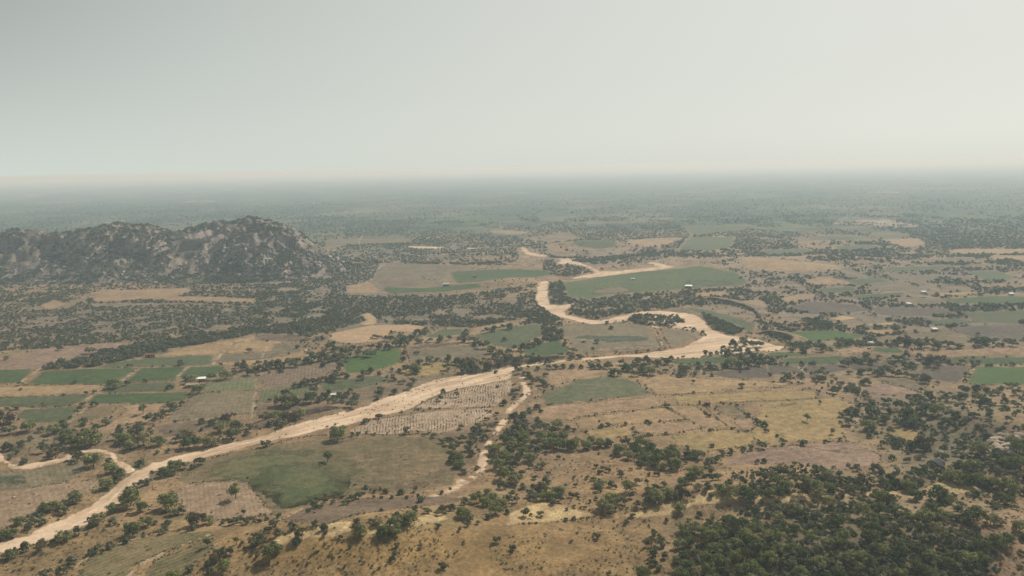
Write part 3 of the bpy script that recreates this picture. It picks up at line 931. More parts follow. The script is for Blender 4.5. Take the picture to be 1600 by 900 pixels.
    ('plaingreen', [(880, 441), (935, 433), (995, 425), (1055, 420), (1095, 415), (1120, 420), (1155, 427), (1170, 440), (1157, 447), (1100, 450), (1025, 455), (950, 460), (925, 466), (885, 465)], None, 0, 0, 'broad green plain above the river loop'),
    ('olivebrown', [(910, 462), (920, 452), (960, 446), (985, 448), (1000, 456), (960, 460)], None, 0, 1, 'dry patch on the broad green plain'),
    ('darkgreen', [(1060, 446), (1075, 436), (1140, 438), (1155, 444), (1110, 449)], None, 0, 1, 'duller end of the broad green plain'),
    ('green', [(702, 425), (760, 421), (800, 420), (845, 422), (873, 427), (837, 434), (800, 434), (750, 441), (712, 442)], None, 0, 0, 'green field left of the far river'),
    ('green', [(600, 448), (660, 450), (710, 445), (755, 442), (752, 450), (700, 456), (607, 459), (597, 453)], None, 0, 0, 'green field in front of the long shed'),
    ('brown', [(590, 441), (650, 436), (662, 446), (600, 449)], None, 0, 0, 'brown plot in front of the bushy rise'),
    ('olivebrown', [(585, 430), (622, 412), (650, 411), (725, 415), (707, 422), (650, 430), (615, 434), (587, 441)], None, 0, 0, 'pale fallow behind the bushy rise'),
    ('tanpink', [(540, 447), (580, 440), (592, 452), (596, 457), (540, 459)], None, 0, 0, 'pale bare ground with a winding track'),
    ('tanpink', [(142, 470), (150, 461), (175, 455), (295, 450), (300, 456), (275, 462), (350, 464), (400, 468), (400, 474), (300, 471), (225, 468), (160, 473)], None, 0, 0, 'bare pinkish strip at the foot of the rocky hill'),
    ('tanpink', [(62, 477), (87, 468), (107, 475), (75, 486)], None, 0, 0, 'bare patch in the scrub below the rocky hill'),
    ('greyleaf', [(1065, 353), (1165, 352), (1167, 359), (1080, 369)], None, 0, 0, 'pale green plot far out on the plain'),
    ('greyleaf', [(1075, 371), (1150, 370), (1145, 387), (1112, 392), (1057, 392)], None, 0, 0, 'far green plot beyond the low rise'),
    ('greyleaf', [(895, 379), (970, 377), (965, 386), (935, 390), (900, 385)], None, 0, 0, 'far green plot behind the bare mound'),
    ('greyleaf', [(1062, 481), (1100, 483), (1137, 492), (1182, 507), (1180, 520), (1160, 516), (1125, 500), (1085, 487)], None, 0, 0, 'green terrace under the eroded bank'),
    ('tanpink', [(975, 376), (1020, 373), (1070, 371), (1040, 385), (985, 387)], None, 0, 0, 'bare top of the low rise'),
    ('tanpink', [(857, 383), (900, 386), (892, 396), (855, 393)], None, 0, 0, 'bare mound beside the far river'),
    ('tan', [(1150, 402), (1200, 404), (1230, 407), (1312, 415), (1318, 422), (1260, 425), (1200, 424), (1162, 420)], None, 0, 0, 'bare hilltop beside the little white tower'),
    ('tanpink', [(1258, 436), (1290, 432), (1330, 440), (1335, 445), (1262, 445)], None, 0, 0, 'bare slope below the hilltop'),
    ('tanpink', [(1082, 459), (1135, 454), (1137, 462), (1095, 464)], None, 0, 0, 'bare strip behind the eroded bank'),
    ('tanpink', [(1135, 471), (1190, 468), (1202, 480), (1187, 486)], None, 0, 0, 'bare ground above the eroded bank'),
    ('tan', [(1475, 393), (1497, 389), (1600, 389), (1600, 395), (1500, 398)], None, 0, 0, 'far pale fallow strip'),
    ('tanpink', [(1545, 399), (1600, 401), (1600, 410), (1550, 406)], None, 0, 0, 'second far pale fallow strip'),
    ('tanpink', [(1382, 374), (1435, 372), (1450, 382), (1420, 388), (1390, 381)], None, 0, 0, 'far brown fallow plot'),
    ('tan', [(1225, 402), (1295, 397), (1292, 400), (1230, 406)], None, 0, 0, 'thin pale strip on the hilltop'),
    ('greyleaf', [(1505, 425), (1555, 422), (1587, 432), (1575, 440), (1535, 437)], None, 0, 0, 'far green plot beyond the bushes'),
    ('darkgreen', [(1380, 417), (1485, 414), (1475, 422), (1420, 425), (1385, 424)], None, 0, 0, 'far dull green plot'),
    ('olivebrown', [(1407, 432), (1475, 428), (1455, 440), (1430, 445)], None, 0, 0, 'far dull brown plot'),
    ('green', [(1327, 462), (1415, 456), (1415, 462), (1340, 468)], None, 0, 0, 'narrow light green plot among fallow'),
    ('green', [(1465, 468), (1555, 462), (1600, 470), (1600, 476), (1500, 475)], None, 0, 0, 'long light green plot by the pale bank'),
    ('gold', [(1457, 460), (1512, 456), (1532, 459), (1475, 464)], None, 0, 0, 'pale bank beside a small white hut'),
    ('darkbrown', [(1360, 480), (1475, 482), (1500, 492), (1400, 495), (1365, 490)], None, 0, 0, 'grey brown plot below the huts'),
    ('darkgreen', [(1275, 452), (1330, 447), (1345, 455), (1290, 460)], None, 0, 0, 'dull green plot left of the small white huts'),
    ('greyleaf', [(1310, 438), (1370, 434), (1400, 440), (1340, 446)], None, 0, 0, 'far green plot left of the bushes'),
    ('olivebrown', [(1350, 448), (1420, 444), (1450, 452), (1380, 456)], None, 0, 0, 'olive fallow behind the small white huts'),
    ('darkgreen', [(1440, 500), (1500, 497), (1520, 505), (1460, 509)], None, 0, 0, 'dull green plot above the wide dark plot'),
    ('olivebrown', [(1400, 470), (1450, 466), (1480, 472), (1430, 478)], None, 0, 0, 'olive fallow between the small huts'),
    ('greyleaf', [(1180, 392), (1260, 388), (1280, 394), (1200, 399)], None, 0, 0, 'far green plot behind the bare hilltop'),
    ('greyleaf', [(1300, 385), (1370, 382), (1380, 389), (1310, 392)], None, 0, 0, 'far green plot right of the bare hilltop'),
    ('olivebrown', [(1440, 405), (1520, 402), (1530, 408), (1450, 411)], None, 0, 0, 'far olive brown plot among hedges'),
    ('darkgreen', [(1500, 488), (1600, 480), (1600, 500), (1525, 505)], None, 0, 0, 'dark green plot beyond the wide dark plot'),
    ('palegold', [(1287, 498), (1315, 493), (1345, 496), (1317, 502)], None, 0, 0, 'sandy clearing dotted with bushes'),
    ('darkbrown', [(1225, 480), (1270, 471), (1340, 476), (1360, 486), (1275, 492)], None, 0, 0, 'grey fallow left of the huts'),
    ('tanpink', [(1215, 467), (1247, 460), (1277, 459), (1270, 467), (1232, 474)], None, 0, 0, 'pale bare strip among dots of scrub'),
    ('palegold', [(1350, 507), (1400, 502), (1405, 506), (1360, 510)], None, 0, 0, 'thin sandy strip above the fallow'),
    ('sand', [(622, 384), (650, 385), (695, 386), (700, 389), (655, 389)], None, 0, 0, 'far strip of river sand'),
    ('sand', [(722, 388), (735, 387), (751, 389), (740, 390)], None, 0, 0, 'second far strip of river sand'),
    ('olivebrown', [(505, 376), (560, 373), (650, 374), (640, 379), (560, 382), (510, 383)], None, 0, 0, 'far brownish flats beyond the rocky hill'),
    ('palegold', [(788, 822), (800, 802), (845, 783), (875, 790), (930, 806), (890, 812), (850, 815)], None, 0, 0, 'pale dry grass bank above the near slope'),
    ('palegold', [(930, 808), (1000, 801), (1040, 790), (1085, 780), (1110, 766), (1150, 768), (1190, 774), (1240, 772), (1295, 770), (1300, 778), (1220, 784), (1130, 784), (1080, 790), (1050, 803), (1000, 808)], None, 0, 0, 'pale dry grass crest running between the thickets'),
    ('palegold', [(1385, 768), (1425, 764), (1440, 776), (1415, 784), (1385, 774)], None, 0, 0, 'pale grass clearing in the thicket'),
    ('palegold', [(1445, 765), (1480, 748), (1500, 750), (1540, 768), (1500, 770), (1450, 780)], None, 0, 0, 'pale grass ledge under the rock outcrop'),
    ('palegold', [(485, 830), (515, 818), (548, 815), (548, 828), (520, 838), (490, 840)], None, 0, 0, 'pale sandy bank at the top of the near slope'),
    ('palegold', [(565, 845), (580, 825), (600, 820), (640, 812), (660, 808), (672, 800), (690, 800), (700, 810), (660, 820), (620, 830)], None, 0, 0, 'pale eroded lip of the near slope'),
    ('palegold', [(415, 850), (440, 836), (500, 822), (500, 832), (450, 852)], None, 0, 0, 'pale eroded bank beside bushes'),
]
def grow(poly, d):
    """push an outline outward by d metres"""
    a, b = np.roll(poly, 1, 0), np.roll(poly, -1, 0)
    e1, e2 = poly - a, b - poly
    e1 = e1 / np.maximum(np.hypot(*e1.T), 1e-6)[:, None]
    e2 = e2 / np.maximum(np.hypot(*e2.T), 1e-6)[:, None]
    sgn = np.sign(np.sum(poly[:, 0] * b[:, 1] - poly[:, 1] * b[:, 0]))
    n_ = np.stack([e1[:, 1] + e2[:, 1], -(e1[:, 0] + e2[:, 0])], -1) * sgn
    n_ = n_ / np.maximum(np.hypot(*n_.T), .7)[:, None]
    return poly + n_ * d


for i, (kind, px, rd, gap, up, lab) in enumerate(FIELDS):
    w = G(edge_px(px))
    rw = None
    if rd is not None:
        cu, cv = np.mean([p_[0] for p_ in px]), np.mean([p_[1] for p_ in px])
        q = G([(cu, cv), (cu + rd[0] * .4, cv + rd[1] * .4)])
        rw = (q[1] - q[0]) / np.hypot(*(q[1] - q[0]))
    sheet('field' if kind != 'sand' else 'sand_bar', kind + '_patch' if up else kind, grow(w, 0 if up else 1.6),  .06 + .09 * up, lab, rough=.6 if up else .2, rowdir=rw, rowgap=gap or 1, fade=15.0 if up else None,
          flow=(lambda xy: np.concatenate([xy, xy[:, :1] * 0], 1)) if kind == 'sand' else None)
    SHEET_PX.append(np.array(edge_px(px), float))


# sand beds: flow coordinate stretched along the bed
FLOW_LINE = G(edge_px([(0, 856), (90, 824), (165, 785), (210, 745), (300, 712), (400, 686), (510, 658), (600, 636), (680, 606), (760, 588), (850, 566), (960, 556), (1060, 549), (1130, 538)]))


def flow_of(xy):
    seg = np.diff(FLOW_LINE, axis=0)
    L = np.hypot(*seg.T)
    cum = np.concatenate([[0], np.cumsum(L)])
    best = np.full(len(xy), 1e18)
    out = np.zeros((len(xy), 3))
    for i in range(len(seg)):
        d = xy - FLOW_LINE[i]
        t = np.clip((d @ seg[i]) / (L[i] ** 2), 0 if i else -9, 1 if i < len(seg) - 1 else 9)
        q = d - t[:, None] * seg[i]
        dd = (q ** 2).sum(1)
        side = (seg[i][0] * d[:, 1] - seg[i][1] * d[:, 0]) / L[i]
        k = dd < best
        best[k] = dd[k]
        out[k, 0] = (cum[i] + t[k] * L[i]) * .16
        out[k, 1] = side[k]
    return out


plain_flow = lambda xy: np.concatenate([xy, xy[:, :1] * 0], 1)
sheet('river', 'sand', river_w, .10, 'wide dry bed of pale sand winding across the plain', step=3.2, fade=2.6, flow=flow_of, rough=.6)
sheet('river', 'sand', G(RIVER_FAR), .2, 'far reach of the dry sandy river beyond the green plain', step=5, fade=4, flow=plain_flow)
for px, lab in ((TRIB_A, 'dry side stream of sand winding in beside the row field'), (TRIB_B, 'dry side stream of sand joining the wide bed')):
    sheet('stream', 'sand', G(edge_px(px)), .16, lab, step=1.8, fade=1.8, flow=plain_flow)
for px in (RIVER, RIVER_FAR, TRIB_A, TRIB_B):
    SHEET_PX.append(np.array(edge_px(px), float))


def ribbon_poly(px, width, wob=.3):
    """photo-pixel line -> outline of a strip of the given width in metres"""
    q = G(edge_px(px))
    pts = [q[0]]
    for a, b in zip(q[:-1], q[1:]):
        k = max(1, int(np.hypot(*(b - a)) / max(width * .8, 2)))
        pts += [a + (b - a) * (j + 1) / k for j in range(k)]
    pts = np.array(pts)
    for _ in range(2 if len(px) < 6 else 14):
        if len(pts) > 2:
            pts[1:-1] = (pts[:-2] + 2 * pts[1:-1] + pts[2:]) / 4
    t = np.gradient(pts, axis=0)
    t /= np.maximum(np.hypot(*t.T), 1e-6)[:, None]
    nn = np.stack([-t[:, 1], t[:, 0]], -1)
    wn_ = width / 2 * (1 + wob * 2 * (fbm(pts[:, 0] / 9, pts[:, 1] / 9, 2, 5) - .5))[:, None]
    return np.concatenate([pts + nn * wn_, (pts - nn * wn_)[::-1]])


PATHS = [  # kind, line, width m, name, label
    ('sand', [(813, 585), (816, 600), (828, 612), (822, 622), (805, 632), (788, 642), (793, 657), (777, 672), (765, 688), (752, 706), (758, 722), (757, 732), (740, 750), (722, 763), (707, 772), (690, 776), (672, 777)], 5.8, 'stream', 'narrow sandy stream bed running down the thorn gully'),
    ('sand', [(822, 602), (826, 615), (812, 626)], 6.0, 'stream', 'widening of the sandy gully stream'),
    ('sand', [(705, 770), (725, 752), (712, 748)], 5.0, 'stream', 'washed out sand at the foot of the gully stream'),
    ('path', [(181, 900), (215, 882), (250, 868), (290, 850), (331, 834)], 3.2, 'path', 'pale track between the two striped halves'),
    ('path', [(96, 900), (118, 882), (140, 868), (180, 851), (225, 838), (275, 828)], 1.6, 'path', 'thin path curving round the striped crop'),
    ('path', [(335, 820), (400, 819), (440, 812), (458, 804), (472, 795)], 1.7, 'path', 'thin pale path along the hedge'),
    ('path', [(560, 776), (580, 770), (600, 770), (640, 775), (672, 777)], 1.6, 'path', 'thin pale path under the hedge bushes'),
    ('path', [(1047, 900), (1047, 880), (1049, 862), (1051, 848)], .9, 'path', 'narrow footpath between gully and thicket'),
    ('path', [(1245, 695), (1254, 707), (1267, 717), (1260, 724)], 1.4, 'path', 'footpath dropping across the brown field'),
    ('path', [(1267, 717), (1295, 702), (1322, 689)], 1.4, 'path', 'footpath climbing the brown field to its corner'),
    ('path', [(1329, 692), (1334, 707), (1341, 715), (1343, 722)], 1.4, 'path', 'footpath at the far end of the brown field'),
    ('path', [(1345, 627), (1350, 640), (1350, 652), (1337, 656), (1330, 672)], 2.0, 'path', 'winding path beside the big golden field'),
    ('path', [(1313, 612), (1316, 606), (1322, 600)], 2.2, 'path', 'short pale path between two bushes'),
    ('path', [(1140, 678), (1155, 686), (1165, 693)], 1.4, 'path', 'faint path crossing the golden plot'),
    ('path', [(0, 616), (15, 607), (30, 599), (50, 586), (67, 572)], 4.0, 'path', 'farm track beside the small green plot'),
    ('pathdull', [(217, 575), (204, 585), (189, 597)], 4.0, 'path', 'weedy track between two green plots'),
    ('pathdull', [(296, 572), (285, 582), (275, 592)], 4.0, 'path', 'weedy track between the green plots near the farm'),
    ('path', [(365, 535), (350, 549), (338, 562), (331, 571)], 4.0, 'path', 'pale track through the stubble plots'),
    ('path', [(424, 530), (416, 545), (408, 560)], 3.5, 'path', 'pale track left of the olive plot'),
    ('path', [(476, 526), (478, 540), (479, 552)], 4.5, 'path', 'pale track right of the olive plot'),
    ('pathdull', [(163, 603), (147, 615), (130, 627)], 3.0, 'path', 'weedy track through the green strips'),
    ('pathdull', [(135, 637), (120, 650), (105, 662)], 3.5, 'path', 'weedy track past the grey green plot'),
    ('pathdull', [(400, 592), (399, 610), (396, 630), (391, 655)], 3.2, 'path', 'weedy track at the end of the striped plots'),
    ('pathdull', [(298, 619), (289, 626)], 2.4, 'path', 'short path below the farmyard'),
    ('path', [(1015, 462), (1013, 472), (1012, 480), (1015, 489), (1015, 506), (1023, 515), (1029, 527), (1036, 540)], 3.2, 'path', 'pale track crossing the river loop'),
    ('pathdull', [(1525, 571), (1517, 582), (1506, 596)], 4.0, 'path', 'weedy track beside the big green plot'),
    ('path', [(566, 366), (562, 375), (560, 384)], 6, 'path', 'far pale road beyond the rocky hill'),
    ('path', [(598, 405), (602, 412), (580, 425), (578, 432), (582, 438), (565, 444), (555, 449)], 5, 'path', 'winding track on the bare ground'),
    ('pathdull', [(1245, 571), (1253, 578), (1258, 585)], 3.5, 'path', 'grassy strip between two dark plots'),
    ('path', [(642, 835), (644, 852), (646, 876), (647, 900)], .8, 'path', 'broken line of pale stones running down the near slope'),
    ('path', [(848, 860), (852, 875), (854, 890)], .7, 'path', 'short pale rill on the near slope'),
    ('path', [(772, 862), (766, 880), (758, 895)], .6, 'path', 'pale washed rill low on the near slope'),
    ('darkbrown', [(946, 866), (962, 855), (978, 848), (990, 846), (1006, 845)], .8, 'path', 'dark curved rill right of the near slope'),
    ('darkbrown', [(866, 878), (882, 875), (895, 864), (910, 852), (924, 840)], .8, 'path', 'dark cattle trail slanting over the near slope'),
    ('darkbrown', [(868, 858), (880, 850), (900, 840), (916, 830)], .7, 'path', 'faint dark trail higher on the near slope'),
    ('palegold', [(795, 819), (850, 812), (930, 806), (1000, 803), (1045, 792), (1085, 784), (1130, 783), (1200, 783), (1290, 778), (1345, 772), (1420, 768)], 4.2, 'path', 'pale grassy track along the crest between the thickets'),
    ('pathdull', [(1100, 489), (1130, 500), (1160, 512)], 2.5, 'path', 'pale strip on the green terrace'),
]
for kind, px, wid, nm, lab in PATHS:
    sheet(nm, kind, ribbon_poly(px, wid), .30, lab, step=max(1.0, wid * .6), fade=wid * .3, rough=.35, flow=plain_flow if kind == 'sand' else None, cut=0)
sheet('yard', 'tan', G([(276, 594), (283, 595), (288, 602), (310, 598), (322, 595), (322, 602), (305, 608), (278, 609), (273, 605)]), .25, 'bare swept farmyard in front of the white roofed farmhouse')
SHEET_PX.append(np.array([(274, 592), (322, 592), (322, 608), (274, 610)], float))


# eroded banks: a steep face toward the river, easing back into the ground
def bank(px, height, back, label):
    q = G(px)
    pts = resample(np.concatenate([q, q[::-1][1:-1]]) if len(q) > 2 else q, 2.5)
    half = [q[0]]
    for a, b in zip(q[:-1], q[1:]):
        k = max(1, int(np.hypot(*(b - a)) / 2.5))
        half += [a + (b - a) * (j + 1) / k for j in range(k)]
    c = np.array(half)
    t = np.gradient(c, axis=0)
    t /= np.maximum(np.hypot(*t.T), 1e-6)[:, None]
    nn = np.stack([-t[:, 1], t[:, 0]], -1)
    if np.mean(nn[:, 1]) < 0:
        nn = -nn
    L = len(c)
    ends = np.minimum(np.arange(L), np.arange(L)[::-1]) / 5.0
    ends = sstep(0, 1, ends)
    prof = [(-1.6, -.4), (-.6, .35), (-.1, .75), (.6, .96), (1.6, 1.0), (back * .5, .7), (back, -.15)]
    vs = []
    for k, (off, hh) in enumerate(prof):
        jx = (fbm(c[:, 0] / 4 + k * 3, c[:, 1] / 4, 3, 71) - .5) * 2.4
        xy = c + nn * (off + jx * (k < 4))[:, None]
        z = h1(xy[:, 0], xy[:, 1]) + np.where(hh > 0, hh * height * ends * (.8 + .5 * (fbm(c[:, 0] / 14, c[:, 1] / 14, 2, 81))), hh)
        vs.append(np.stack([xy[:, 0], xy[:, 1], z], -1))
    co = np.concatenate(vs)
    fs = [(k * L + i, k * L + i + 1, (k + 1) * L + i + 1, (k + 1) * L + i) for k in range(len(prof) - 1) for i in range(L - 1)]
    o = fast_mesh('river_bank', co, np.array(fs), M_BANK)
    o.data.materials.append(M_GROUND)
    mi = np.zeros(len(fs), np.int32)
    mi[4 * (L - 1):] = 1
    o.data.polygons.foreach_set('material_index', mi)
    add_ground_attrs(o.data, co[:, 0], co[:, 1], co[:, 2])
    o['kind'] = 'structure'
    o['label'] = label


bank([(398, 672), (430, 662), (470, 650), (505, 642), (540, 636)], 3.2, 14, 'dark eroded earth bank along the river below the grove')
bank([(1180, 520), (1200, 522), (1222, 526), (1238, 533), (1230, 538)], 3.6, 18, 'dark eroded bank at the outer river bend')
bank([(1095, 466), (1125, 470), (1160, 478), (1178, 486), (1186, 496)], 2.6, 20, 'curved dark eroded bank above the green terrace')
bank([(765, 577), (800, 568), (850, 562), (890, 556)], 2.0, 10, 'low dark bank along the narrow reach of the river')
bank([(1176, 706), (1190, 703)], .8, 4, 'small step of earth beside the brown field')

# ------------------------------------------------------------------ rocky hill
HR = np.linspace(900, 1750, 300)
HA = np.linspace(_az.min() - .05, _az.max() + .002, 430)
HAA, HRR = np.meshgrid(HA, HR)
hx, hy = HRR * np.sin(HAA), HRR * np.cos(HAA)
hh_ = hill_extra(hx, hy)
hz = h0(hx, hy) + np.where(hh_ > .6, hh_, -1.5 + hh_)
ni, nj = HAA.shape
ii, jj = np.meshgrid(np.arange(ni - 1), np.arange(nj - 1), indexing='ij')
hq = np.stack([ii * nj + jj, (ii + 1) * nj + jj, (ii + 1) * nj + jj + 1, ii * nj + jj + 1], -1).reshape(-1, 4)[:, ::-1]
keep = (hh_.ravel()[hq] > .2).any(1)
hco = np.stack([hx, hy, hz], -1).reshape(-1, 3)
hq = hq[keep]
used, inv = np.unique(hq, return_inverse=True)
hq = inv.reshape(hq.shape)
hco = hco[used]
if True:
    a_, b_, c_ = hco[hq[0, 0]], hco[hq[0, 1]], hco[hq[0, 2]]
    if np.cross(b_ - a_, c_ - a_)[2] < 0:
        hq = hq[:, ::-1]
hill = fast_mesh('hill', hco, hq, M_HILL)
add_ground_attrs(hill.data, hco[:, 0], hco[:, 1], hco[:, 2])
hill['kind'] = 'structure'
hill['label'] = 'rugged granite hill covered with scrub rising from the plain'
BARE = [(60, 372, 40, 10), (30, 400, 14, 22), (295, 395, 30, 26), (325, 420, 20, 14), (350, 360, 22, 10), (380, 370, 24, 14), (500, 405, 30, 20), (485, 395, 18, 14), (415, 347, 14, 6), (230, 425, 50, 12), (60, 395, 14, 10)]
hu, hv, _ = project(hco[:, 0], hco[:, 1], hco[:, 2])
bare = sum(np.exp(-((hu - u) / ru) ** 2 - ((hv - v) / rv) ** 2) for u, v, ru, rv in BARE)
bare = np.clip(bare, 0, 1) * (0.35 + 1.1 * fbm(hco[:, 0] / 20, hco[:, 1] / 20, 3, 13))
a = hill.data.attributes.new('bare', 'FLOAT', 'POINT')
a.data.foreach_set('value', bare.astype(np.float32))


def h_all(x, y):
    e = hill_extra(np.asarray(x, float), np.asarray(y, float))
    return h0(x, y) + np.where(e > .6, e, 0)


# ------------------------------------------------------------------ boulders
def boulder_mesh(name, seed, mat, flat=.62, sub=2):
    import bmesh
    bm = bmesh.new()
    bmesh.ops.create_icosphere(bm, subdivisions=sub, radius=.5)
    rr = random.Random(seed)
    planes = [(Vector((rr.uniform(-1, 1), rr.uniform(-1, 1), rr.uniform(-.4, 1))).normalized(), rr.uniform(.28, .46)) for _ in range(9)]
    for v in bm.verts:
        for nrm, d in planes:
            k = v.co.dot(nrm)
            if k > d:
                v.co -= nrm * (k - d)
        v.co += Vector((rr.uniform(-.02, .02), rr.uniform(-.02, .02), rr.uniform(-.02, .02)))
        v.co.z *= flat
    me = bpy.data.meshes.new(name)
    bm.to_mesh(me)
    bm.free()
    me.materials.append(mat)
    return me


BM_P = [boulder_mesh('boulder', 100 + k, M_BOULDER, .6 + .1 * (k % 3)) for k in range(5)]
BM_D = [boulder_mesh('boulder', 200 + k, M_BOULDER_D, .7) for k in range(2)]
BM_T = [boulder_mesh('boulder', 300 + k, M_OUTCROP, .55 + .1 * (k % 3)) for k in range(5)]
HILL_ROCKS = [(x / 4, 320 + y / 4, w / 4) for x, y, w in [
    (1490, 260, 30), (1530, 290, 40), (1440, 250, 24), (1445, 370, 30), (1555, 385, 38), (1495, 440, 24), (1565, 410, 26), (1320, 410, 30), (1300, 400, 20), (1120, 400, 24),
    (1060, 340, 34), (910, 405, 26), (1075, 462, 28), (970, 495, 34), (340, 485, 26), (270, 478, 20), (350, 355, 20), (300, 338, 24), (290, 297, 22), (780, 205, 26), (15, 300, 20),
    (790, 460, 26), (900, 450, 22), (760, 440, 18), (690, 285, 16), (1410, 215, 22), (1160, 375, 26), (1345, 300, 20), (1470, 330, 26), (1520, 330, 22), (1360, 420, 18), (860, 430, 20),
    (930, 200, 16), (450, 262, 18), (400, 318, 20), (545, 335, 20), (880, 380, 16), (1010, 372, 18), (1220, 330, 20)]]
HILL_ROCKS += [(400 + x / 4, 320 + y / 4, w / 4) for x, y, w in [
    (345, 305, 46), (330, 320, 36), (245, 375, 22), (390, 390, 34), (465, 385, 20), (395, 365, 24), (480, 370, 20), (500, 340, 40), (510, 350, 36), (540, 360, 30), (40, 285, 20),
    (75, 265, 30), (30, 355, 22), (70, 362, 26), (130, 185, 22), (300, 285, 34), (200, 330, 26), (60, 100, 40), (100, 112, 30), (360, 330, 26), (410, 310, 30), (150, 400, 24), (270, 250, 22),
    (90, 300, 24), (170, 290, 22), (230, 310, 30), (320, 340, 28), (440, 290, 22), (20, 390, 26), (110, 330, 20)]]
ROCKY = [(460, 395, 55, 30), (500, 405, 30, 18), (370, 385, 25, 30), (330, 410, 30, 20), (230, 428, 45, 16), (400, 420, 60, 14), (100, 420, 60, 20)]
rr = random.Random(15)
for u_, v_, ru_, rv_ in ROCKY:
    for _ in range(22):
        q_ = (u_ + rr.gauss(0, .5) * ru_, v_ + rr.gauss(0, .5) * rv_)
        if 350 < q_[1] < 440:
            HILL_ROCKS.append((q_[0], q_[1], rr.uniform(2.2, 5.5)))
for u_, v_, w_ in [(393, 349, 9), (402, 347, 8), (408, 345, 10), (414, 346, 9), (422, 349, 8), (431, 352, 8), (440, 356, 9), (452, 361, 8), (462, 366, 9), (474, 373, 8), (486, 381, 9), (356, 352, 8), (340, 356, 8), (368, 351, 7),
                   (240, 355, 8), (228, 355, 9), (214, 356, 8), (256, 359, 8), (180, 360, 8), (60, 365, 8), (28, 369, 7), (500, 390, 9), (515, 399, 8), (508, 396, 9), (494, 392, 9), (520, 404, 8)]:
    HILL_ROCKS.append((u_, v_ + 3, w_ * .8))
p_ = ground_hit([r[0] for r in HILL_ROCKS], [r[1] for r in HILL_ROCKS], h_all)
z_ = h_all(p_[:, 0], p_[:, 1])
rr = random.Random(5)
for (u, v, w), q, z in zip(HILL_ROCKS, p_, z_):
    o = bpy.data.objects.new('boulder', rr.choice(BM_P))
    size = w * float(np.hypot(q[0], q[1])) / F
    o.location = (q[0], q[1], z + size * .08)
    o.rotation_euler = (rr.uniform(-.5, .5), rr.uniform(-.4, .4), rr.uniform(0, 6.28))
    if np.hypot(q[0], q[1]) > 1600:
        continue
    size *= 1.2
    o.scale = (size * rr.uniform(.8, 1.1), size * rr.uniform(.7, 1.1), size * rr.uniform(.9, 1.5))
    link(o, hill)


def single_rock(u, v, w, mesh, label, flat=1.0, group=None):
    x, y, z = G1(u, v)
    d = math.hypot(x, y) * 1.06
    o = link(bpy.data.objects.new('boulder', mesh))
    s_ = w * d / F
    o.location = (x, y, z + s_ * .16)
    o.scale = (s_, s_ * .9, s_ * flat)
    o.rotation_euler = (0, 0, rr.uniform(0, 6.28))
    o['label'], o['category'] = label, 'boulder'
    if group:
        o['group'] = group


single_rock(1467, 727, 20, BM_D[0], 'big dark grey boulder half sunk among the scrub below the outcrop', .9)
single_rock(1442, 720, 6, BM_P[0], 'small whitish boulder in the scrub beside the big dark boulder')
single_rock(1499, 721, 7, BM_P[1], 'small bright boulder below the grey slab among bushes')
single_rock(1470, 708, 12, BM_P[2], 'flat pale slab of rock lying above the big dark boulder', .5)
single_rock(1501, 692, 10, BM_P[3], 'pale boulder at the top of the bushy rock cluster')
single_rock(1497, 714, 14, BM_T[1], 'tan slab of rock among bushes left of the outcrop', .5)
single_rock(1508, 700, 9, BM_P[4], 'grey white boulder between bushes left of the outcrop')
single_rock(234, 796, 5, BM_P[0], 'pale rock lying beside bushes on the river bank')
single_rock(21, 778, 5, BM_P[3], 'white stone lying at the edge of the tan row field')

oc = bpy.data.objects.new('rock_outcrop', None)
link(oc)
ox, oy, oz = G1(1562, 704)
oc.location = (ox, oy, oz)
oc['label'], oc['category'] = 'pale tan granite outcrop of broken slabs breaking through dark scrub', 'rock outcrop'
for u, v, w in [(1545, 691, 14), (1553, 688, 15), (1541, 695, 11), (1560, 684, 16), (1567, 692, 20), (1572, 682, 14), (1556, 697, 18), (1564, 703, 16), (1576, 704, 18), (1571, 699, 20), (1583, 702, 12), (1550, 703, 12),
                (1578, 690, 16), (1563, 678, 11), (1586, 694, 14), (1592, 678, 13), (1588, 684, 14), (1570, 675, 10), (1547, 698, 10), (1580, 708, 13)]:
    x, y, z = G1(u, v + 3)
    s_ = w * math.hypot(x, y) * 1.05 / F
    o = bpy.data.objects.new('boulder', rr.choice(BM_T))
    o.location = (x - ox, y - oy, z - oz + s_ * .15)
    o.scale = (s_, s_ * rr.uniform(.8, 1.1), s_ * rr.uniform(.7, 1.2))
    o.rotation_euler = (rr.uniform(-.3, .3), rr.uniform(-.3, .3), rr.uniform(0, 6.28))
    link(o, oc)


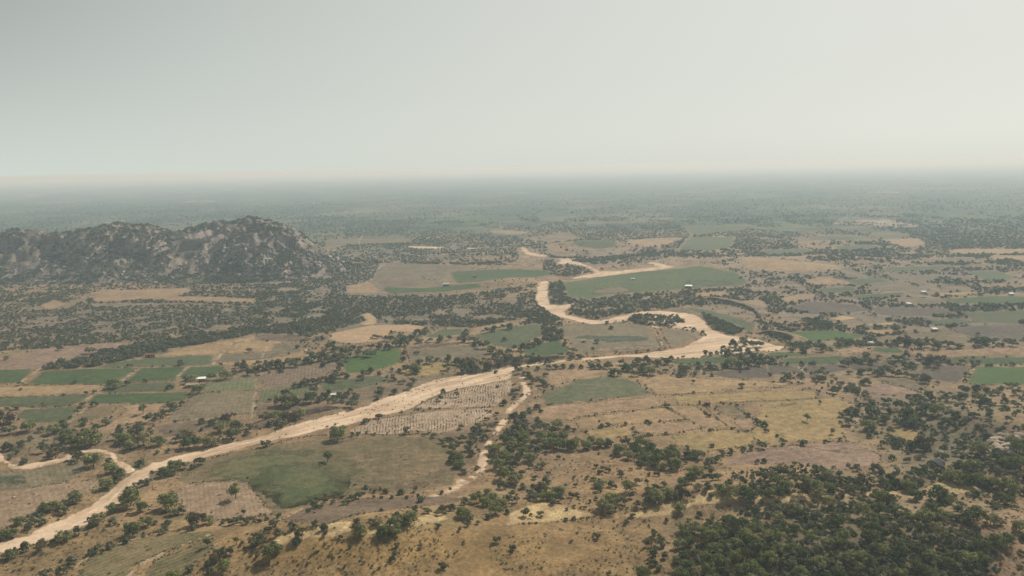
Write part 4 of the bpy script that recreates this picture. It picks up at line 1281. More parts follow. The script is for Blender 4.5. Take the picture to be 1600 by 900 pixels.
# ------------------------------------------------------------------ foliage meshes (unit width, base at z = 0)
def leaf_cloud(name, seed, blobs, leaves, leaf, mat, height=.8, low=.05, spread=.36, bsize=(.14, .24), flat=.85):
    r = np.random.default_rng(seed)
    ctr = []
    for k in range(blobs):
        a, rad_ = r.uniform(0, 6.28), spread * math.sqrt(r.uniform(0, 1))
        dome = math.sqrt(max(0, 1 - (rad_ / .5) ** 2))
        q = r.uniform(*bsize)
        z_lo, z_hi = low + q * .75, max(low + q * .8, height * (.35 + .65 * dome) - q * .8)
        ctr.append((rad_ * math.cos(a), rad_ * math.sin(a) * .95, z_lo + (z_hi - z_lo) * r.uniform(0, 1) ** .75, q))
    V, Fc = [], []
    for k in range(leaves):
        cx, cy_, cz, cr_ = ctr[r.integers(len(ctr))]
        d = r.normal(size=3)
        d /= np.linalg.norm(d)
        if d[2] < -.5:
            d[2] *= -.5
        c = np.array([cx, cy_, cz]) + d * cr_ * np.array([1, 1, flat]) * r.uniform(.55, 1.08)
        c[2] = max(c[2], low * .5)
        nrm = d + r.normal(size=3) * .26
        nrm /= np.linalg.norm(nrm)
        t = np.cross(nrm, r.normal(size=3))
        t /= np.linalg.norm(t)
        b = np.cross(nrm, t)
        s1, s2 = leaf * r.uniform(.6, 1.3), leaf * r.uniform(.45, 1.0)
        i = len(V)
        V += [c - t * s1, c - b * s2 * .8 + nrm * s1 * .15, c + t * s1, c + b * s2]
        Fc.append((i, i + 1, i + 2, i + 3))
    me = bpy.data.meshes.new(name)
    me.from_pydata([tuple(q) for q in V], [], Fc)
    me.materials.append(mat)
    return me


def trunk_mesh(name, seed, htrunk, r0, limbs):
    r = random.Random(seed)
    V, Fc = [], []

    def tube(pts, rads):
        base = len(V)
        for (c, q) in zip(pts, rads):
            for k in range(6):
                a = k * math.pi / 3
                V.append((c[0] + q * math.cos(a), c[1] + q * math.sin(a), c[2]))
        for s_ in range(len(pts) - 1):
            for k in range(6):
                Fc.append((base + s_ * 6 + k, base + s_ * 6 + (k + 1) % 6, base + (s_ + 1) * 6 + (k + 1) % 6, base + (s_ + 1) * 6 + k))
    lean = (r.uniform(-.05, .05), r.uniform(-.05, .05))
    top = (lean[0], lean[1], htrunk)
    tube([(0, 0, -.05), (lean[0] * .4, lean[1] * .4, htrunk * .5), top], [r0 * 1.5, r0, r0 * .8])
    for k in range(limbs):
        a = k * 6.28 / limbs + r.uniform(-.5, .5)
        e = r.uniform(.16, .28)
        m_ = (top[0] + math.cos(a) * e * .5, top[1] + math.sin(a) * e * .5, htrunk + .13)
        tube([(top[0], top[1], htrunk * .85), m_, (top[0] + math.cos(a) * e, top[1] + math.sin(a) * e, htrunk + r.uniform(.2, .36))], [r0 * .6, r0 * .42, r0 * .2])
    me = bpy.data.meshes.new(name)
    me.from_pydata(V, [], Fc)
    me.materials.append(M_BARK)
    return me


CROWNS = [leaf_cloud('crown', 10 + k, 13 + k % 4, 1150, .047, M_LEAF, height=.74 + .07 * (k % 3), low=.0, spread=.35, bsize=(.15, .25)) for k in range(8)]
CROWNS.append(leaf_cloud('crown', 19, 14, 620, .045, M_DRY, height=.8, low=.02, spread=.36, bsize=(.13, .22)))
TRUNKS = [trunk_mesh('trunk', 20 + k, .18, .022, 4) for k in range(3)]
SHADE_CROWNS = [leaf_cloud('crown', 40 + k, 11, 640, .058, M_LEAF, height=1.0, low=.26, spread=.34, bsize=(.12, .2)) for k in range(4)]
SHADE_TRUNKS = [trunk_mesh('trunk', 60 + k, .34, .026, 5) for k in range(2)]
SHRUBS = [leaf_cloud('shrub', 80 + k, 7 + k % 3, 420, .072, M_SHRUB, height=.68, low=.0, spread=.33, bsize=(.15, .25)) for k in range(6)]
THICK = [leaf_cloud('low_crown', 110 + k, 7, 210, .095, M_SCRUB, height=.72, low=.0, spread=.36, bsize=(.16, .26)) for k in range(5)]
SPARSE = [leaf_cloud('shrub', 140 + k, 6, 90, .055, M_DRY, height=.8, low=.1, spread=.36) for k in range(2)]

# ------------------------------------------------------------------ tree positions read off the photo
# tiles of the photo enlarged four times: tile origin, then "x y width" of each crown
TILES = {
    'A': (0, 675, """815 415 130 830 350 80 885 470 80 1055 430 130 1095 490 80 1030 490 50 1225 545 130 1305 545 80 1130 490 60
1010 255 80 1060 250 60 1090 215 90 1150 205 70 1210 215 50 1250 180 70 950 248 35 935 300 60 880 320 60 870 185 60
585 180 110 490 140 80 465 180 50 690 225 90 675 180 50 740 245 60 660 325 90 720 295 60 760 270 50
495 400 90 435 430 70 350 460 80 280 470 80 390 480 70 390 510 40 250 520 70 180 530 50 115 555 80 210 560 60 270 555 50 185 590 60 100 620 70 50 640 80 10 660 60
615 545 80 575 575 60 560 540 40 710 470 80 710 555 60 925 560 80 980 560 40 830 615 90 790 670 60 690 705 70 620 730 70 565 755 60 485 625 60 400 650 90 325 680 40 240 720 80 260 690 60 145 720 70 70 760 80 85 740 40
455 795 70 440 825 50 385 865 70 290 885 60 1040 570 60 1025 615 50 1210 590 60 1520 690 35 1585 640 40 1580 690 60 1390 750 70 1435 745 50 1350 790 80 1300 825 60 1400 830 90 1195 850 60 1310 865 60 1075 890 80 1350 740 40
1400 555 50 1450 555 60 1500 545 60 1555 550 60 1590 550 40 95 815 15 45 860 15 85 865 20 210 850 25 260 765 20 895 632 20 885 540 25 165 780 14 385 800 30 480 590 30 365 545 20 650 610 25 580 590 20 540 640 18 740 580 20 800 510 18"""),
    'B': (400, 675, """60 70 60 510 5 130 695 355 65 740 365 40 780 350 35 815 365 50 900 370 60 945 405 35 850 405 40 740 400 30 785 405 30 1045 415 70 1015 395 30 1160 375 35 1215 350 30 1215 380 30 560 435 60 595 410 60 635 395 60 540 395 50 490 410 50 435 425 40 480 440 35 350 455 70 405 460 50 330 490 40 430 390 25 375 412 20
140 520 40 75 540 45 30 515 25 20 550 40 120 570 70 75 605 50 135 625 60 5 640 50 230 590 60 215 565 40 290 630 90 255 680 70 375 570 60 430 590 60 435 625 50 100 740 120 150 720 60 30 690 60 5 770 40 40 660 60
635 560 60 645 615 90 640 650 50 755 555 80 720 550 40 885 520 70 960 540 110 870 570 100 800 610 100 790 640 70 870 615 80 1000 480 60 1065 490 60 930 560 70
1185 475 90 1140 500 60 1220 470 60 1300 500 100 1330 540 60 1305 430 60 1320 575 40 1380 410 90 1430 430 90 1480 410 90 1455 370 60 1530 440 90 1500 480 90 1570 400 60 1450 530 50 1570 490 50 1270 605 40 1380 560 40 1140 585 45 1230 640 15
1315 355 70 1425 250 60 1380 290 40 1350 270 60 1385 220 50 1285 35 70 1215 55 70 1240 95 70 1255 150 100 1270 195 80 1285 240 60 1340 65 60 1360 30 70 1345 130 60 1390 95 60 1165 50 50 1110 20 50 1050 15 30 1430 30 60 1310 100 60 1215 165 40
1490 105 90 1560 150 100 1510 190 100 1550 40 80 1530 260 100 1580 230 70 1480 160 60 1600 300 80 1540 330 70 1590 100 70 1520 20 60
530 652 35 425 700 22 390 742 22 340 770 22 590 714 30 530 738 24 485 783 20 325 818 26 265 822 22 555 835 28 665 785 26 770 733 18 678 688 16 655 722 14 768 850 24 740 872 24 570 882 22 520 817 14 140 812 22 110 830 16 275 882 18 190 882 18 885 705 45 870 755 50 850 785 40 938 738 18 1030 697 20 1110 677 16 1142 672 14 1300 690 24 1505 672 60 1182 745 14 1142 770 10 1165 840 65 1530 797 14 805 686 16 980 645 20 980 730 20 350 882 14 650 742 12 1598 735 40"""),
    'C': (800, 675, """20 60 90 90 50 100 160 60 90 230 50 100 300 70 100 370 80 90 60 110 90 30 150 90 110 150 90 250 20 90 320 20 80 180 20 80 60 10 90 400 60 80 460 75 90 540 60 90 605 65 70 10 20 60 490 45 60 150 110 70 240 95 80 20 190 60 120 95 60
690 50 90 670 105 90 650 100 50 730 140 80 800 60 90 850 25 60 785 110 90 860 90 80 830 150 100 915 165 110 1000 110 80 1010 200 100 940 205 80 880 200 70 810 200 60 1020 150 80 970 130 80 1085 140 70 1130 135 80 1170 140 70 760 80 70 1100 90 35 900 120 80
1255 80 45 1300 125 55 1370 110 45 1360 130 40 1445 100 45 1490 95 50 1560 80 70 1540 50 25 1270 165 60 1230 190 70 1215 205 50 1085 190 28 1155 180 28 1540 185 40 1580 180 40
1570 280 70 1515 290 20 1150 245 110 1260 240 60 1290 275 70 1230 280 70 1070 300 80 1120 295 80 1160 335 60 1230 330 60 1300 340 80 1360 300 50 1345 330 70 1495 325 50
905 345 70 955 320 50 890 380 80 915 410 90 975 370 80 1040 355 70 1060 380 90 1010 400 70 1080 430 100 1045 470 80 1100 470 60 1110 400 60 860 360 60
1365 370 110 1470 385 110 1415 355 60 1330 360 60 1385 420 40 1510 395 60 1235 395 50 1205 370 40 1580 350 40
620 405 110 570 450 90 510 505 80 600 480 80 680 490 90 690 430 70 745 395 50 720 490 60 755 520 45 630 470 70 840 415 55 795 445 70 860 485 60 875 515 40 820 520 30 835 480 40 940 465 40 965 545 40 715 558 50
545 315 85 465 280 40 500 285 50 545 350 60 630 320 60 640 340 40 735 335 100 785 305 70 845 305 35 680 240 50 680 265 40 600 235 45 560 225 50 525 210 40 545 250 40 740 225 35 855 265 35 905 260 45
225 250 40 145 280 50 115 210 45 150 215 30 185 205 60 290 155 35 385 280 30 400 330 40 405 385 40 370 390 50 415 410 25
60 260 60 30 280 90 20 320 60 70 335 60 10 380 60 20 420 60 110 385 70 160 350 90 220 300 70 240 390 90 210 345 80 290 360 80 300 405 70 270 430 60 190 400 80 130 400 60
95 505 75 180 510 60 150 575 60 410 510 60 345 535 35 300 555 30 345 480 30 385 460 30 455 470 28 525 410 35 490 430 30 535 650 50 370 680 30 5 720 50 605 880 40 815 870 120
890 630 60 870 690 90 920 660 60 940 700 60 890 760 70 950 770 60 880 810 60 920 840 60 900 730 60 860 800 40 1265 455 65 1170 510 50 1255 530 40 1105 545 35 1535 480 100 1340 540 100 1395 460 70
1060 600 90 1080 650 90 1140 600 100 1110 690 80 1200 620 100 1250 650 100 1190 690 100 1310 640 80 1270 720 110 1200 770 100 1310 800 110 1100 830 100 1150 870 90 1230 850 100 1290 590 80 1380 610 110 1440 570 90 1450 650 110 1520 600 100 1570 580 80 1590 650 90 1390 690 90 1460 770 110 1540 710 110 1580 790 110 1520 840 110 1440 840 100 1560 880 90 1350 870 60 1130 790 80 1080 780 70 1400 560 70 1240 570 70 1330 700 80 1500 660 90"""),
    'D': (1200, 675, """140 480 90 195 480 70 80 235 90 45 230 60 165 190 40 165 270 50 210 210 30 60 300 90 120 330 90 20 380 90 70 370 80 220 350 100 160 260 60 300 340 90 330 380 80 270 395 70 380 340 80 240 300 80 370 265 80 400 285 60 350 245 60 460 260 60 455 290 60 460 345 60 500 205 35 285 215 25 600 285 80 670 225 70 700 250 60 640 300 60 760 285 60 635 340 50 710 300 70 690 400 100 780 430 90 860 320 80 880 345 80 920 400 80 1060 390 120 1110 410 90 1150 260 110 1180 290 90 1240 290 80 1310 370 60 1370 330 70 1500 340 110 1490 420 90 1440 380 60 1330 290 80 1400 310 80 1560 270 60 1270 310 90
220 60 60 355 57 35 448 43 35 85 45 35 105 57 30 55 20 30 985 70 130 960 85 90 1330 110 110 1430 155 70 1480 180 80 1560 190 100 1570 100 100 1520 60 80 1280 200 90 1200 220 80
975 530 110 1010 490 90 690 480 80 700 540 90 590 500 110 400 540 80 1390 540 90 1440 560 60 1180 470 60 1290 520 120 1420 680 110 1490 670 90 1330 800 110 1410 870 60 1570 590 80 1240 790 110 1590 750 50 1580 840 30 1500 765 20 1455 825 20 1420 832 20 1490 540 20"""),
    'E': (0, 500, """98 545 50 45 548 30 30 610 100 20 650 80 60 685 70 5 580 60 170 665 90 260 680 50 340 680 80 400 660 70 410 700 80 465 690 40 525 630 60 510 650 40 560 750 130 490 760 80 420 740 80 600 740 80 530 700 60 650 640 60 600 670 50 750 685 60 830 690 100 770 740 100 720 730 60 860 650 50 880 680 60 900 745 110 815 780 90 990 755 80 940 690 60 985 820 40 1050 815 40 1120 735 70 1170 695 80 1150 775 80 1220 760 90 1310 755 90 1260 680 40 1260 630 60 1310 640 60 1370 670 90 1430 610 100 1350 620 60 1480 660 90 1450 710 90 1550 660 60 1540 700 50 1400 640 70 1360 750 60 1070 695 25
940 615 75 985 600 60 1030 575 50 1070 570 50 1090 540 60 1055 525 40 1135 520 40 590 520 50 512 520 35 500 550 40 460 385 35 440 605 30 268 520 20 400 465 30 540 455 30 590 450 35 710 395 90 690 385 50 790 395 40 910 375 35 810 283 35 1128 268 50 1022 287 20 1195 370 80 1175 360 50 1060 415 50 1235 430 80 1260 410 50 1200 465 40 1410 340 90 1455 320 50 1320 350 60 1510 290 80 1550 320 80 1520 265 50 1590 310 50 1490 280 50 1380 275 25 1560 185 45 378 175 40 565 190 60 38 238 35 128 395 35 125 433 25
140 770 60 190 740 40 60 790 70 90 820 50 280 800 70 350 830 90 300 855 50 150 880 60 340 780 40 70 855 40 25 800 40 400 800 50 265 770 40"""),
    'F': (400, 500, """155 500 100 210 500 120 270 500 80 340 485 90 190 460 70 85 500 30 365 430 60 430 470 70 400 490 60 480 500 70 540 480 70 510 460 50 620 480 80 600 520 80 570 460 50 590 440 40 450 450 50
60 600 90 130 590 90 200 600 100 270 580 90 240 600 60 160 630 80 90 640 60 310 375 60 380 370 70 430 365 60 250 403 60 300 395 60 350 385 60 500 350 80 540 340 60 490 370 60 530 285 65 500 325 50 570 345 50
710 310 60 680 325 50 660 355 60 770 330 40 858 365 40 855 345 30 980 375 50 965 410 60 920 385 40 890 385 35 860 440 50 770 445 60 770 480 50 780 430 50
925 195 45 915 240 50 945 300 70 1010 300 90 890 310 40 850 310 35 980 310 70 1005 200 40 1080 245 80 1140 240 40 1200 235 60 1195 290 70 1100 290 15 1030 255 60 1250 250 80 1300 260 80 1360 270 100 1430 270 100 1500 260 80 1560 240 80 1300 300 80 1380 300 80 1450 290 80 1340 245 60 1590 230 60 1580 190 60 1530 205 60 1470 180 80 1420 150 80 1360 115 80 1310 90 70 1320 60 40 1300 120 50 1550 120 40 1270 110 40 1210 110 40 1150 115 60 1085 125 40 1440 60 60 1500 50 60 1540 40 50 1590 40 60 1380 140 60 1500 220 60
460 160 60 490 175 60 480 140 40 545 180 70 580 200 80 640 205 70 700 205 80 740 195 50 600 170 50 660 170 50 720 160 50 770 160 60 830 160 70 880 140 70 930 130 80 820 110 60 850 115 50 900 100 60 960 100 70 1010 75 70 1060 65 60 1020 125 60 740 100 50 770 103 40 840 73 28 900 80 20
320 245 80 370 230 80 420 225 80 480 230 80 530 220 80 570 240 60 350 215 50 410 200 50 450 245 60 250 250 60 200 265 80 130 270 80 70 280 80 30 300 60 160 290 60 240 280 50 10 270 50 100 260 50 60 255 25 125 255 25 420 273 50 160 315 40
265 165 38 420 110 35 220 80 45 70 127 25 385 115 30 340 90 80 290 70 60 280 40 60 340 50 60 140 60 40 445 75 30 470 100 20
1165 445 45 1150 490 50 1510 415 30 1505 320 35 1040 508 22 1033 550 15 1187 520 20 770 600 50 680 630 50 660 640 30 700 620 40 495 650 25 447 663 20 545 660 20 820 705 20 935 690 60 1015 695 30 640 705 40 610 710 40 690 700 30 1440 565 20 1320 590 15 1260 600 15
1280 665 50 1545 510 60 1500 580 40 1435 610 40 1350 680 70 1390 660 60 1460 660 70 1400 690 60 1500 640 40 1520 655 40 1580 540 50 1590 590 50 1570 690 70 1540 560 40"""),
    'G': (800, 500, """55 310 70 30 300 40 100 290 30 160 300 40 110 345 60 130 375 60 180 385 70 220 405 40 200 440 30 260 415 20 145 480 20 90 330 50 20 440 60 60 470 30 10 480 40 110 560 60 155 540 50 80 580 50 180 565 40 210 340 40 170 360 50
20 590 60 60 600 80 30 640 60 80 640 80 20 680 80 70 690 80 170 630 70 290 640 90 210 660 80 150 670 80 340 670 60 390 680 40 260 690 80 555 655 50 600 650 45 545 630 25 710 645 35 840 630 40 860 640 40 930 627 28 755 567 20 970 530 45 765 700 35 750 680 20 465 695 25 1070 695 18
1435 410 50 1517 400 20 1368 520 22 1405 530 30 1280 540 20 1230 590 40 1210 580 30 1285 610 20 1235 683 35 1375 672 30 1415 697 20 1470 590 45 1505 680 20 1585 650 50 1550 640 50 1590 600 20 1530 620 40 1590 690 40
370 265 50 435 270 40 230 270 40 270 270 50 310 265 50 480 260 40 510 270 50 550 265 60 600 260 60 620 300 60 650 320 80 600 250 50 700 270 80 690 240 60 740 270 80 760 250 60 770 310 60 820 315 60 810 280 60 860 290 90 830 270 60 900 240 70 960 235 70 850 225 70 790 225 50 990 232 40 960 293 40 1085 295 60 1060 290 40 1060 335 60 1155 303 45 1230 295 50 1265 290 50 1205 205 45 1240 210 40 1280 200 40 1072 228 30 1325 170 45 1320 200 50 1350 205 60 1400 190 70 1390 145 70 1440 120 60 1450 140 60 1500 150 60 1545 150 60 1480 190 60 1530 180 40 1370 260 90 1420 270 80 1470 270 80 1450 240 80 1520 230 80 1560 240 80 1420 300 35 1425 320 25 1545 265 60 1590 240 60
340 145 45 335 130 30 380 185 50 375 210 60 420 205 50 260 220 40 215 235 60 180 235 60 100 230 50 50 245 80 140 240 60 20 250 50 530 130 50 507 177 30 615 45 40 595 15 35 135 210 25 285 115 20 265 120 30 245 115 25 200 115 40 230 90 60 210 60 70 150 130 70 270 50 50 290 80 40 250 30 50 130 150 60 60 165 70 25 170 60 100 155 60 1135 57 35 1195 80 40 1210 90 25 1110 45 20 1080 50 30"""),
    'H': (1200, 500, """612 385 60 580 390 40 330 325 60 330 365 60 340 310 40 115 355 60 90 370 40 135 350 40 315 440 35 190 390 25 410 440 50 440 420 40 410 465 35 510 420 60 550 430 50 565 440 40 490 430 40 510 400 40 595 315 60 570 340 40 640 320 50 680 330 60 730 310 80 700 315 50 765 275 40 785 265 30 800 330 60 820 325 40 860 340 40 905 350 50 985 365 80 1060 390 35 610 225 60 600 250 60 650 255 60 690 230 40 480 265 60 540 245 50 510 260 40 785 235 60 865 220 45 945 225 45 830 240 40 895 275 50 905 295 40 1040 260 100 1010 250 60 1080 265 50 1130 265 30 1210 257 45 1280 255 30 1315 262 40 1105 235 15
215 270 40 120 270 35 265 270 30 20 250 60 60 230 30 50 275 30 375 330 25 205 345 40 270 330 30 240 175 70 340 170 70 320 160 60 440 150 60 460 140 60 510 135 60 490 145 60 150 180 50 230 200 30 380 175 40 585 155 45 650 122 45 775 150 50 690 150 30 855 130 90 890 130 70 830 120 50 970 155 60 1000 155 40 1060 160 60 1140 150 60 1110 145 50 1200 160 50 1480 130 40 1530 145 50 1310 130 80 1350 130 60 1045 140 60 1310 85 30 848 70 20
460 660 25 455 590 50 540 560 60 500 570 50 490 570 40 510 630 70 560 540 40 625 655 90 655 570 80 640 540 50 740 500 60 730 530 50 735 620 70 680 620 50 810 530 80 880 530 55 875 560 50 890 475 40 930 490 20 765 570 50 870 600 100 850 640 80 900 640 80 630 720 50 760 690 60 790 740 70 820 750 60
1215 530 40 1220 555 30 1285 590 60 1110 635 60 1020 475 70 1000 460 40 960 560 80 1000 550 80 1060 555 100 1130 580 80 1180 590 70 1330 555 30 1370 570 50 1220 430 70 1300 430 50 1360 425 40 1410 450 50 1400 460 40 1450 430 40 1505 400 50 1550 415 50 1560 450 50 1300 480 70 1170 490 60 1210 470 60 1380 495 30 1340 510 80 1390 520 60"""),
}
# single shade trees with a clear trunk: crown centre in photo pixels, crown width, label
LONE = [
    (368.7, 765, 25, 'shade tree with open crown standing alone on the pale furrowed plot'),
    (512, 711, 19, 'round shade tree standing alone on the broad olive field'),
    (223.7, 638.5, 15, 'shade tree standing alone on the bare plot above the river grove'),
    (325, 847, 14, 'small round tree with shadow on the lower striped crop'),
    (370, 843.5, 11, 'smallest tree with bare trunk beside the striped crop'),
    (381, 800, 9, 'thin tree rising from the hedge below the furrowed plot'),
    (648.7, 762, 11, 'slim tree standing clear of the hedge below the olive field'),
    (605, 588, 10, 'paired shade tree on the grassy bank above the flood sand'),
    (614, 590, 9, 'darker twin of the paired trees above the flood sand'),
    (714, 615, 10, 'dark round tree standing on the dotted green row plot'),
    (1083, 595, 8, 'reddish little tree standing alone on the wide pale stubble field'),
    (1013, 589, 5, 'tiny tree standing alone at the edge of the wide stubble'),
    (1261, 650, 14, 'flat topped tree with long trunk alone on the big golden field'),
    (1299.5, 673, 10, 'slender tree near the lower hedge of the big golden field'),
    (1281, 628, 7, 'small tree at the upper corner of the big golden field'),
    (1157, 545.5, 12, 'little round tree alone on the sand of the river bend'),
]
# random fills: outline, crowns to try, min spacing px, width range m
FILLS_TREE = [
    ([(1060, 838), (1075, 815), (1130, 818), (1200, 800), (1270, 790), (1350, 792), (1420, 788), (1480, 800), (1540, 830), (1560, 860), (1520, 880), (1530, 900), (1490, 922), (1060, 922)], 1400, 14, (4.2, 6.6)),
    ([(1372, 722), (1382, 692), (1400, 668), (1440, 640), (1480, 622), (1540, 612), (1600, 602), (1640, 610), (1640, 762), (1560, 762), (1480, 748), (1420, 752), (1380, 748)], 1300, 16, (4.0, 6.4)),
    ([(1200, 737), (1290, 727), (1370, 737), (1420, 752), (1380, 776), (1300, 767), (1200, 772)], 260, 13, (4.0, 6.0)),
    ([(1540, 790), (1640, 760), (1640, 920), (1560, 920), (1570, 850)], 120, 26, (3.0, 5.5)),
]
FILLS_SCRUB = [
    ([(0, 452), (140, 452), (145, 480), (300, 476), (420, 480), (520, 470), (540, 500), (470, 516), (400, 521), (340, 532), (240, 548), (200, 533), (60, 545), (0, 560)], 9500, (1.6, 3.8), .37),
    ([(67, 578), (75, 570), (110, 562), (140, 547), (200, 541), (250, 535), (330, 520), (400, 512), (402, 522), (300, 540), (240, 553), (200, 561), (150, 573)], 620, (4.0, 6.5), .05),
    ([(400, 442), (440, 420), (540, 403), (595, 410), (580, 440), (540, 462), (600, 463), (720, 461), (760, 456), (840, 442), (836, 468), (850, 484), (880, 500), (850, 505), (740, 512), (650, 508), (560, 505), (510, 520), (430, 522), (400, 518)], 8500, (1.6, 3.9), .40),
    ([(480, 396), (540, 384), (640, 380), (800, 378), (812, 400), (790, 415), (600, 411), (540, 408)], 2400, (2.4, 5), .38),
    ([(887, 470), (930, 467), (1020, 457), (1100, 452), (1160, 450), (1210, 465), (1185, 490), (1130, 475), (1080, 479), (1020, 484), (960, 492), (930, 499), (890, 491)], 1700, (2, 4.8), .37),
    ([(859, 441), (880, 442), (885, 465), (900, 471), (875, 475), (860, 471)], 150, (4, 6.5), .2),
    ([(1097, 490), (1120, 500), (1160, 517), (1150, 524), (1112, 512)], 160, (4, 6), .1),
    ([(983, 499), (1000, 490), (1060, 492), (1070, 502), (1047, 511), (1017, 508), (985, 505)], 260, (2.6, 5.2), .28),
    ([(835, 393), (900, 380), (1000, 385), (1050, 400), (1030, 408), (1005, 411), (940, 422), (906, 405), (860, 399)], 560, (3.5, 6), .4),
    ([(850, 404), (872, 413), (910, 417), (924, 426), (890, 433), (850, 430)], 170, (4, 7), .25),
    ([(1060, 395), (1330, 392), (1600, 400), (1600, 545), (1480, 540), (1240, 545), (1190, 520), (1180, 490), (1210, 465), (1160, 450), (1170, 430)], 5200, (1.8, 5), .47),
    ([(1060, 570), (1600, 545), (1600, 610), (1470, 625), (1390, 660), (1335, 620), (1270, 600), (1060, 585)], 420, (3, 5.5), .45),
    ([(846, 482), (870, 497), (882, 512), (878, 530), (868, 540), (850, 530), (846, 503), (800, 500), (760, 507), (720, 505)], 330, (4, 6), .3),
    ([(1320, 640), (1350, 620), (1440, 620), (1460, 640), (1400, 690), (1360, 690)], 90, (2, 3.6), .45),
    ([(1380, 690), (1450, 625), (1600, 600), (1600, 790), (1500, 800), (1390, 780), (1375, 725)], 1000, (1.4, 3.8), .39),
    ([(1140, 740), (1300, 728), (1400, 745), (1400, 800), (1160, 806)], 420, (1.2, 3.4), .36),
    ([(1070, 820), (1300, 795), (1500, 800), (1560, 860), (1520, 922), (1060, 922)], 700, (1.4, 4.0), .36),
    ([(1440, 420), (1600, 420), (1600, 520), (1480, 510)], 300, (4, 7), .5),
    ([(0, 432), (140, 436), (300, 434), (430, 430), (500, 424), (560, 408), (600, 405), (560, 425), (440, 470), (400, 479), (300, 474), (140, 474), (0, 470)], 4800, (1.8, 4.2), .37),
    ([(980, 385), (1150, 380), (1600, 378), (1600, 420), (1330, 412), (1180, 400), (1060, 402)], 1000, (4, 8), .42),
    ([(430, 400), (1600, 385), (1600, 570), (1060, 590), (860, 560), (480, 560)], 3600, (1.2, 3.2), .42),
    ([(-420, 440), (-160, 440), (-160, 915), (-420, 915)], 3200, (1.6, 5), .40),
    ([(1760, 400), (2050, 400), (2050, 915), (1760, 915)], 3200, (1.6, 5), .40),
    ([(1620, 560), (1760, 560), (1760, 915), (1620, 915)], 800, (1.6, 4.6), .36),
    ([(-160, 690), (-20, 690), (-20, 915), (-160, 915)], 400, (1.4, 4.2), .42),
    ([(0, 560), (540, 520), (860, 500), (880, 590), (540, 640), (400, 690), (0, 700)], 900, (1.2, 2.8), .45),
    ([(540, 660), (860, 585), (1330, 590), (1400, 730), (1000, 740), (700, 700)], 700, (.9, 2.2), .42),
]
FILLS_FAR = [
    ([(540, 345), (1660, 330), (1660, 402), (1340, 402), (1060, 402), (820, 388), (640, 384), (540, 386)], 11000, (2.8, 6), .42),
    ([(-60, 318), (560, 316), (545, 376), (500, 388), (420, 350), (200, 355), (-60, 370)], 2800, (4, 7.5), .42),
    ([(-60, 300), (800, 285), (1660, 266), (1660, 348), (700, 350), (-60, 330)], 8500, (3.5, 7.5), .43),
]
LINES = [  # weedy field margins: photo pixel lines, spacing m, bush size m
    [(898, 653), (930, 650), (1040, 635)], [(955, 665), (1000, 662), (1072, 656)], [(1040, 635), (1062, 650), (1080, 660), (1098, 672)], [(1052, 618), (1120, 611), (1200, 606), (1270, 608)],
    [(1025, 681), (1075, 676), (1135, 671)], [(1098, 632), (1115, 648), (1135, 665), (1162, 673)], [(1200, 698), (1250, 695), (1325, 688)], [(855, 633), (960, 623), (1012, 617)], [(995, 597), (1005, 606), (1013, 615)],
    [(1150, 637), (1172, 652), (1185, 660)], [(140, 868), (180, 849), (240, 834), (300, 827)], [(800, 820), (870, 815), (930, 807), (960, 803)], [(45, 602), (100, 602), (165, 601), (275, 595)], [(150, 575), (220, 574), (295, 572), (350, 571)],
    [(0, 622), (75, 619), (140, 615)], [(35, 637), (100, 635), (122, 634)], [(150, 631), (200, 632), (260, 630)], [(400, 531), (475, 534)], [(400, 524), (475, 525)], [(775, 577), (860, 561), (980, 553), (1040, 546)],
    [(1040, 545), (1030, 528), (1023, 512)], [(1048, 543), (1038, 528), (1031, 512)], [(1095, 588), (1150, 590), (1200, 597), (1260, 600)], [(1362, 591), (1400, 601), (1440, 614)], [(1350, 612), (1385, 618), (1410, 620)],
    [(300, 755), (385, 747)], [(330, 814), (420, 806)], [(650, 640), (715, 638), (775, 636)], [(547, 678), (610, 680), (690, 678)], [(437, 690), (480, 682), (540, 678)], [(300, 725), (340, 714), (400, 702), (437, 691)], [(1507, 600), (1560, 602), (1600, 601)],
    [(1362, 527), (1440, 520), (1490, 516)], [(600, 460), (700, 458), (720, 459)], [(740, 660), (770, 640)], [(480, 553), (500, 560), (470, 566)], [(632, 541), (640, 565)], [(285, 752), (310, 722)], [(440, 836), (520, 817), (560, 804), (640, 792)],
    [(700, 790), (720, 800), (770, 815)], [(1000, 810), (1030, 835), (1045, 850)], [(1322, 690), (1316, 670), (1312, 652)], [(920, 680), (905, 672), (898, 655)],
]

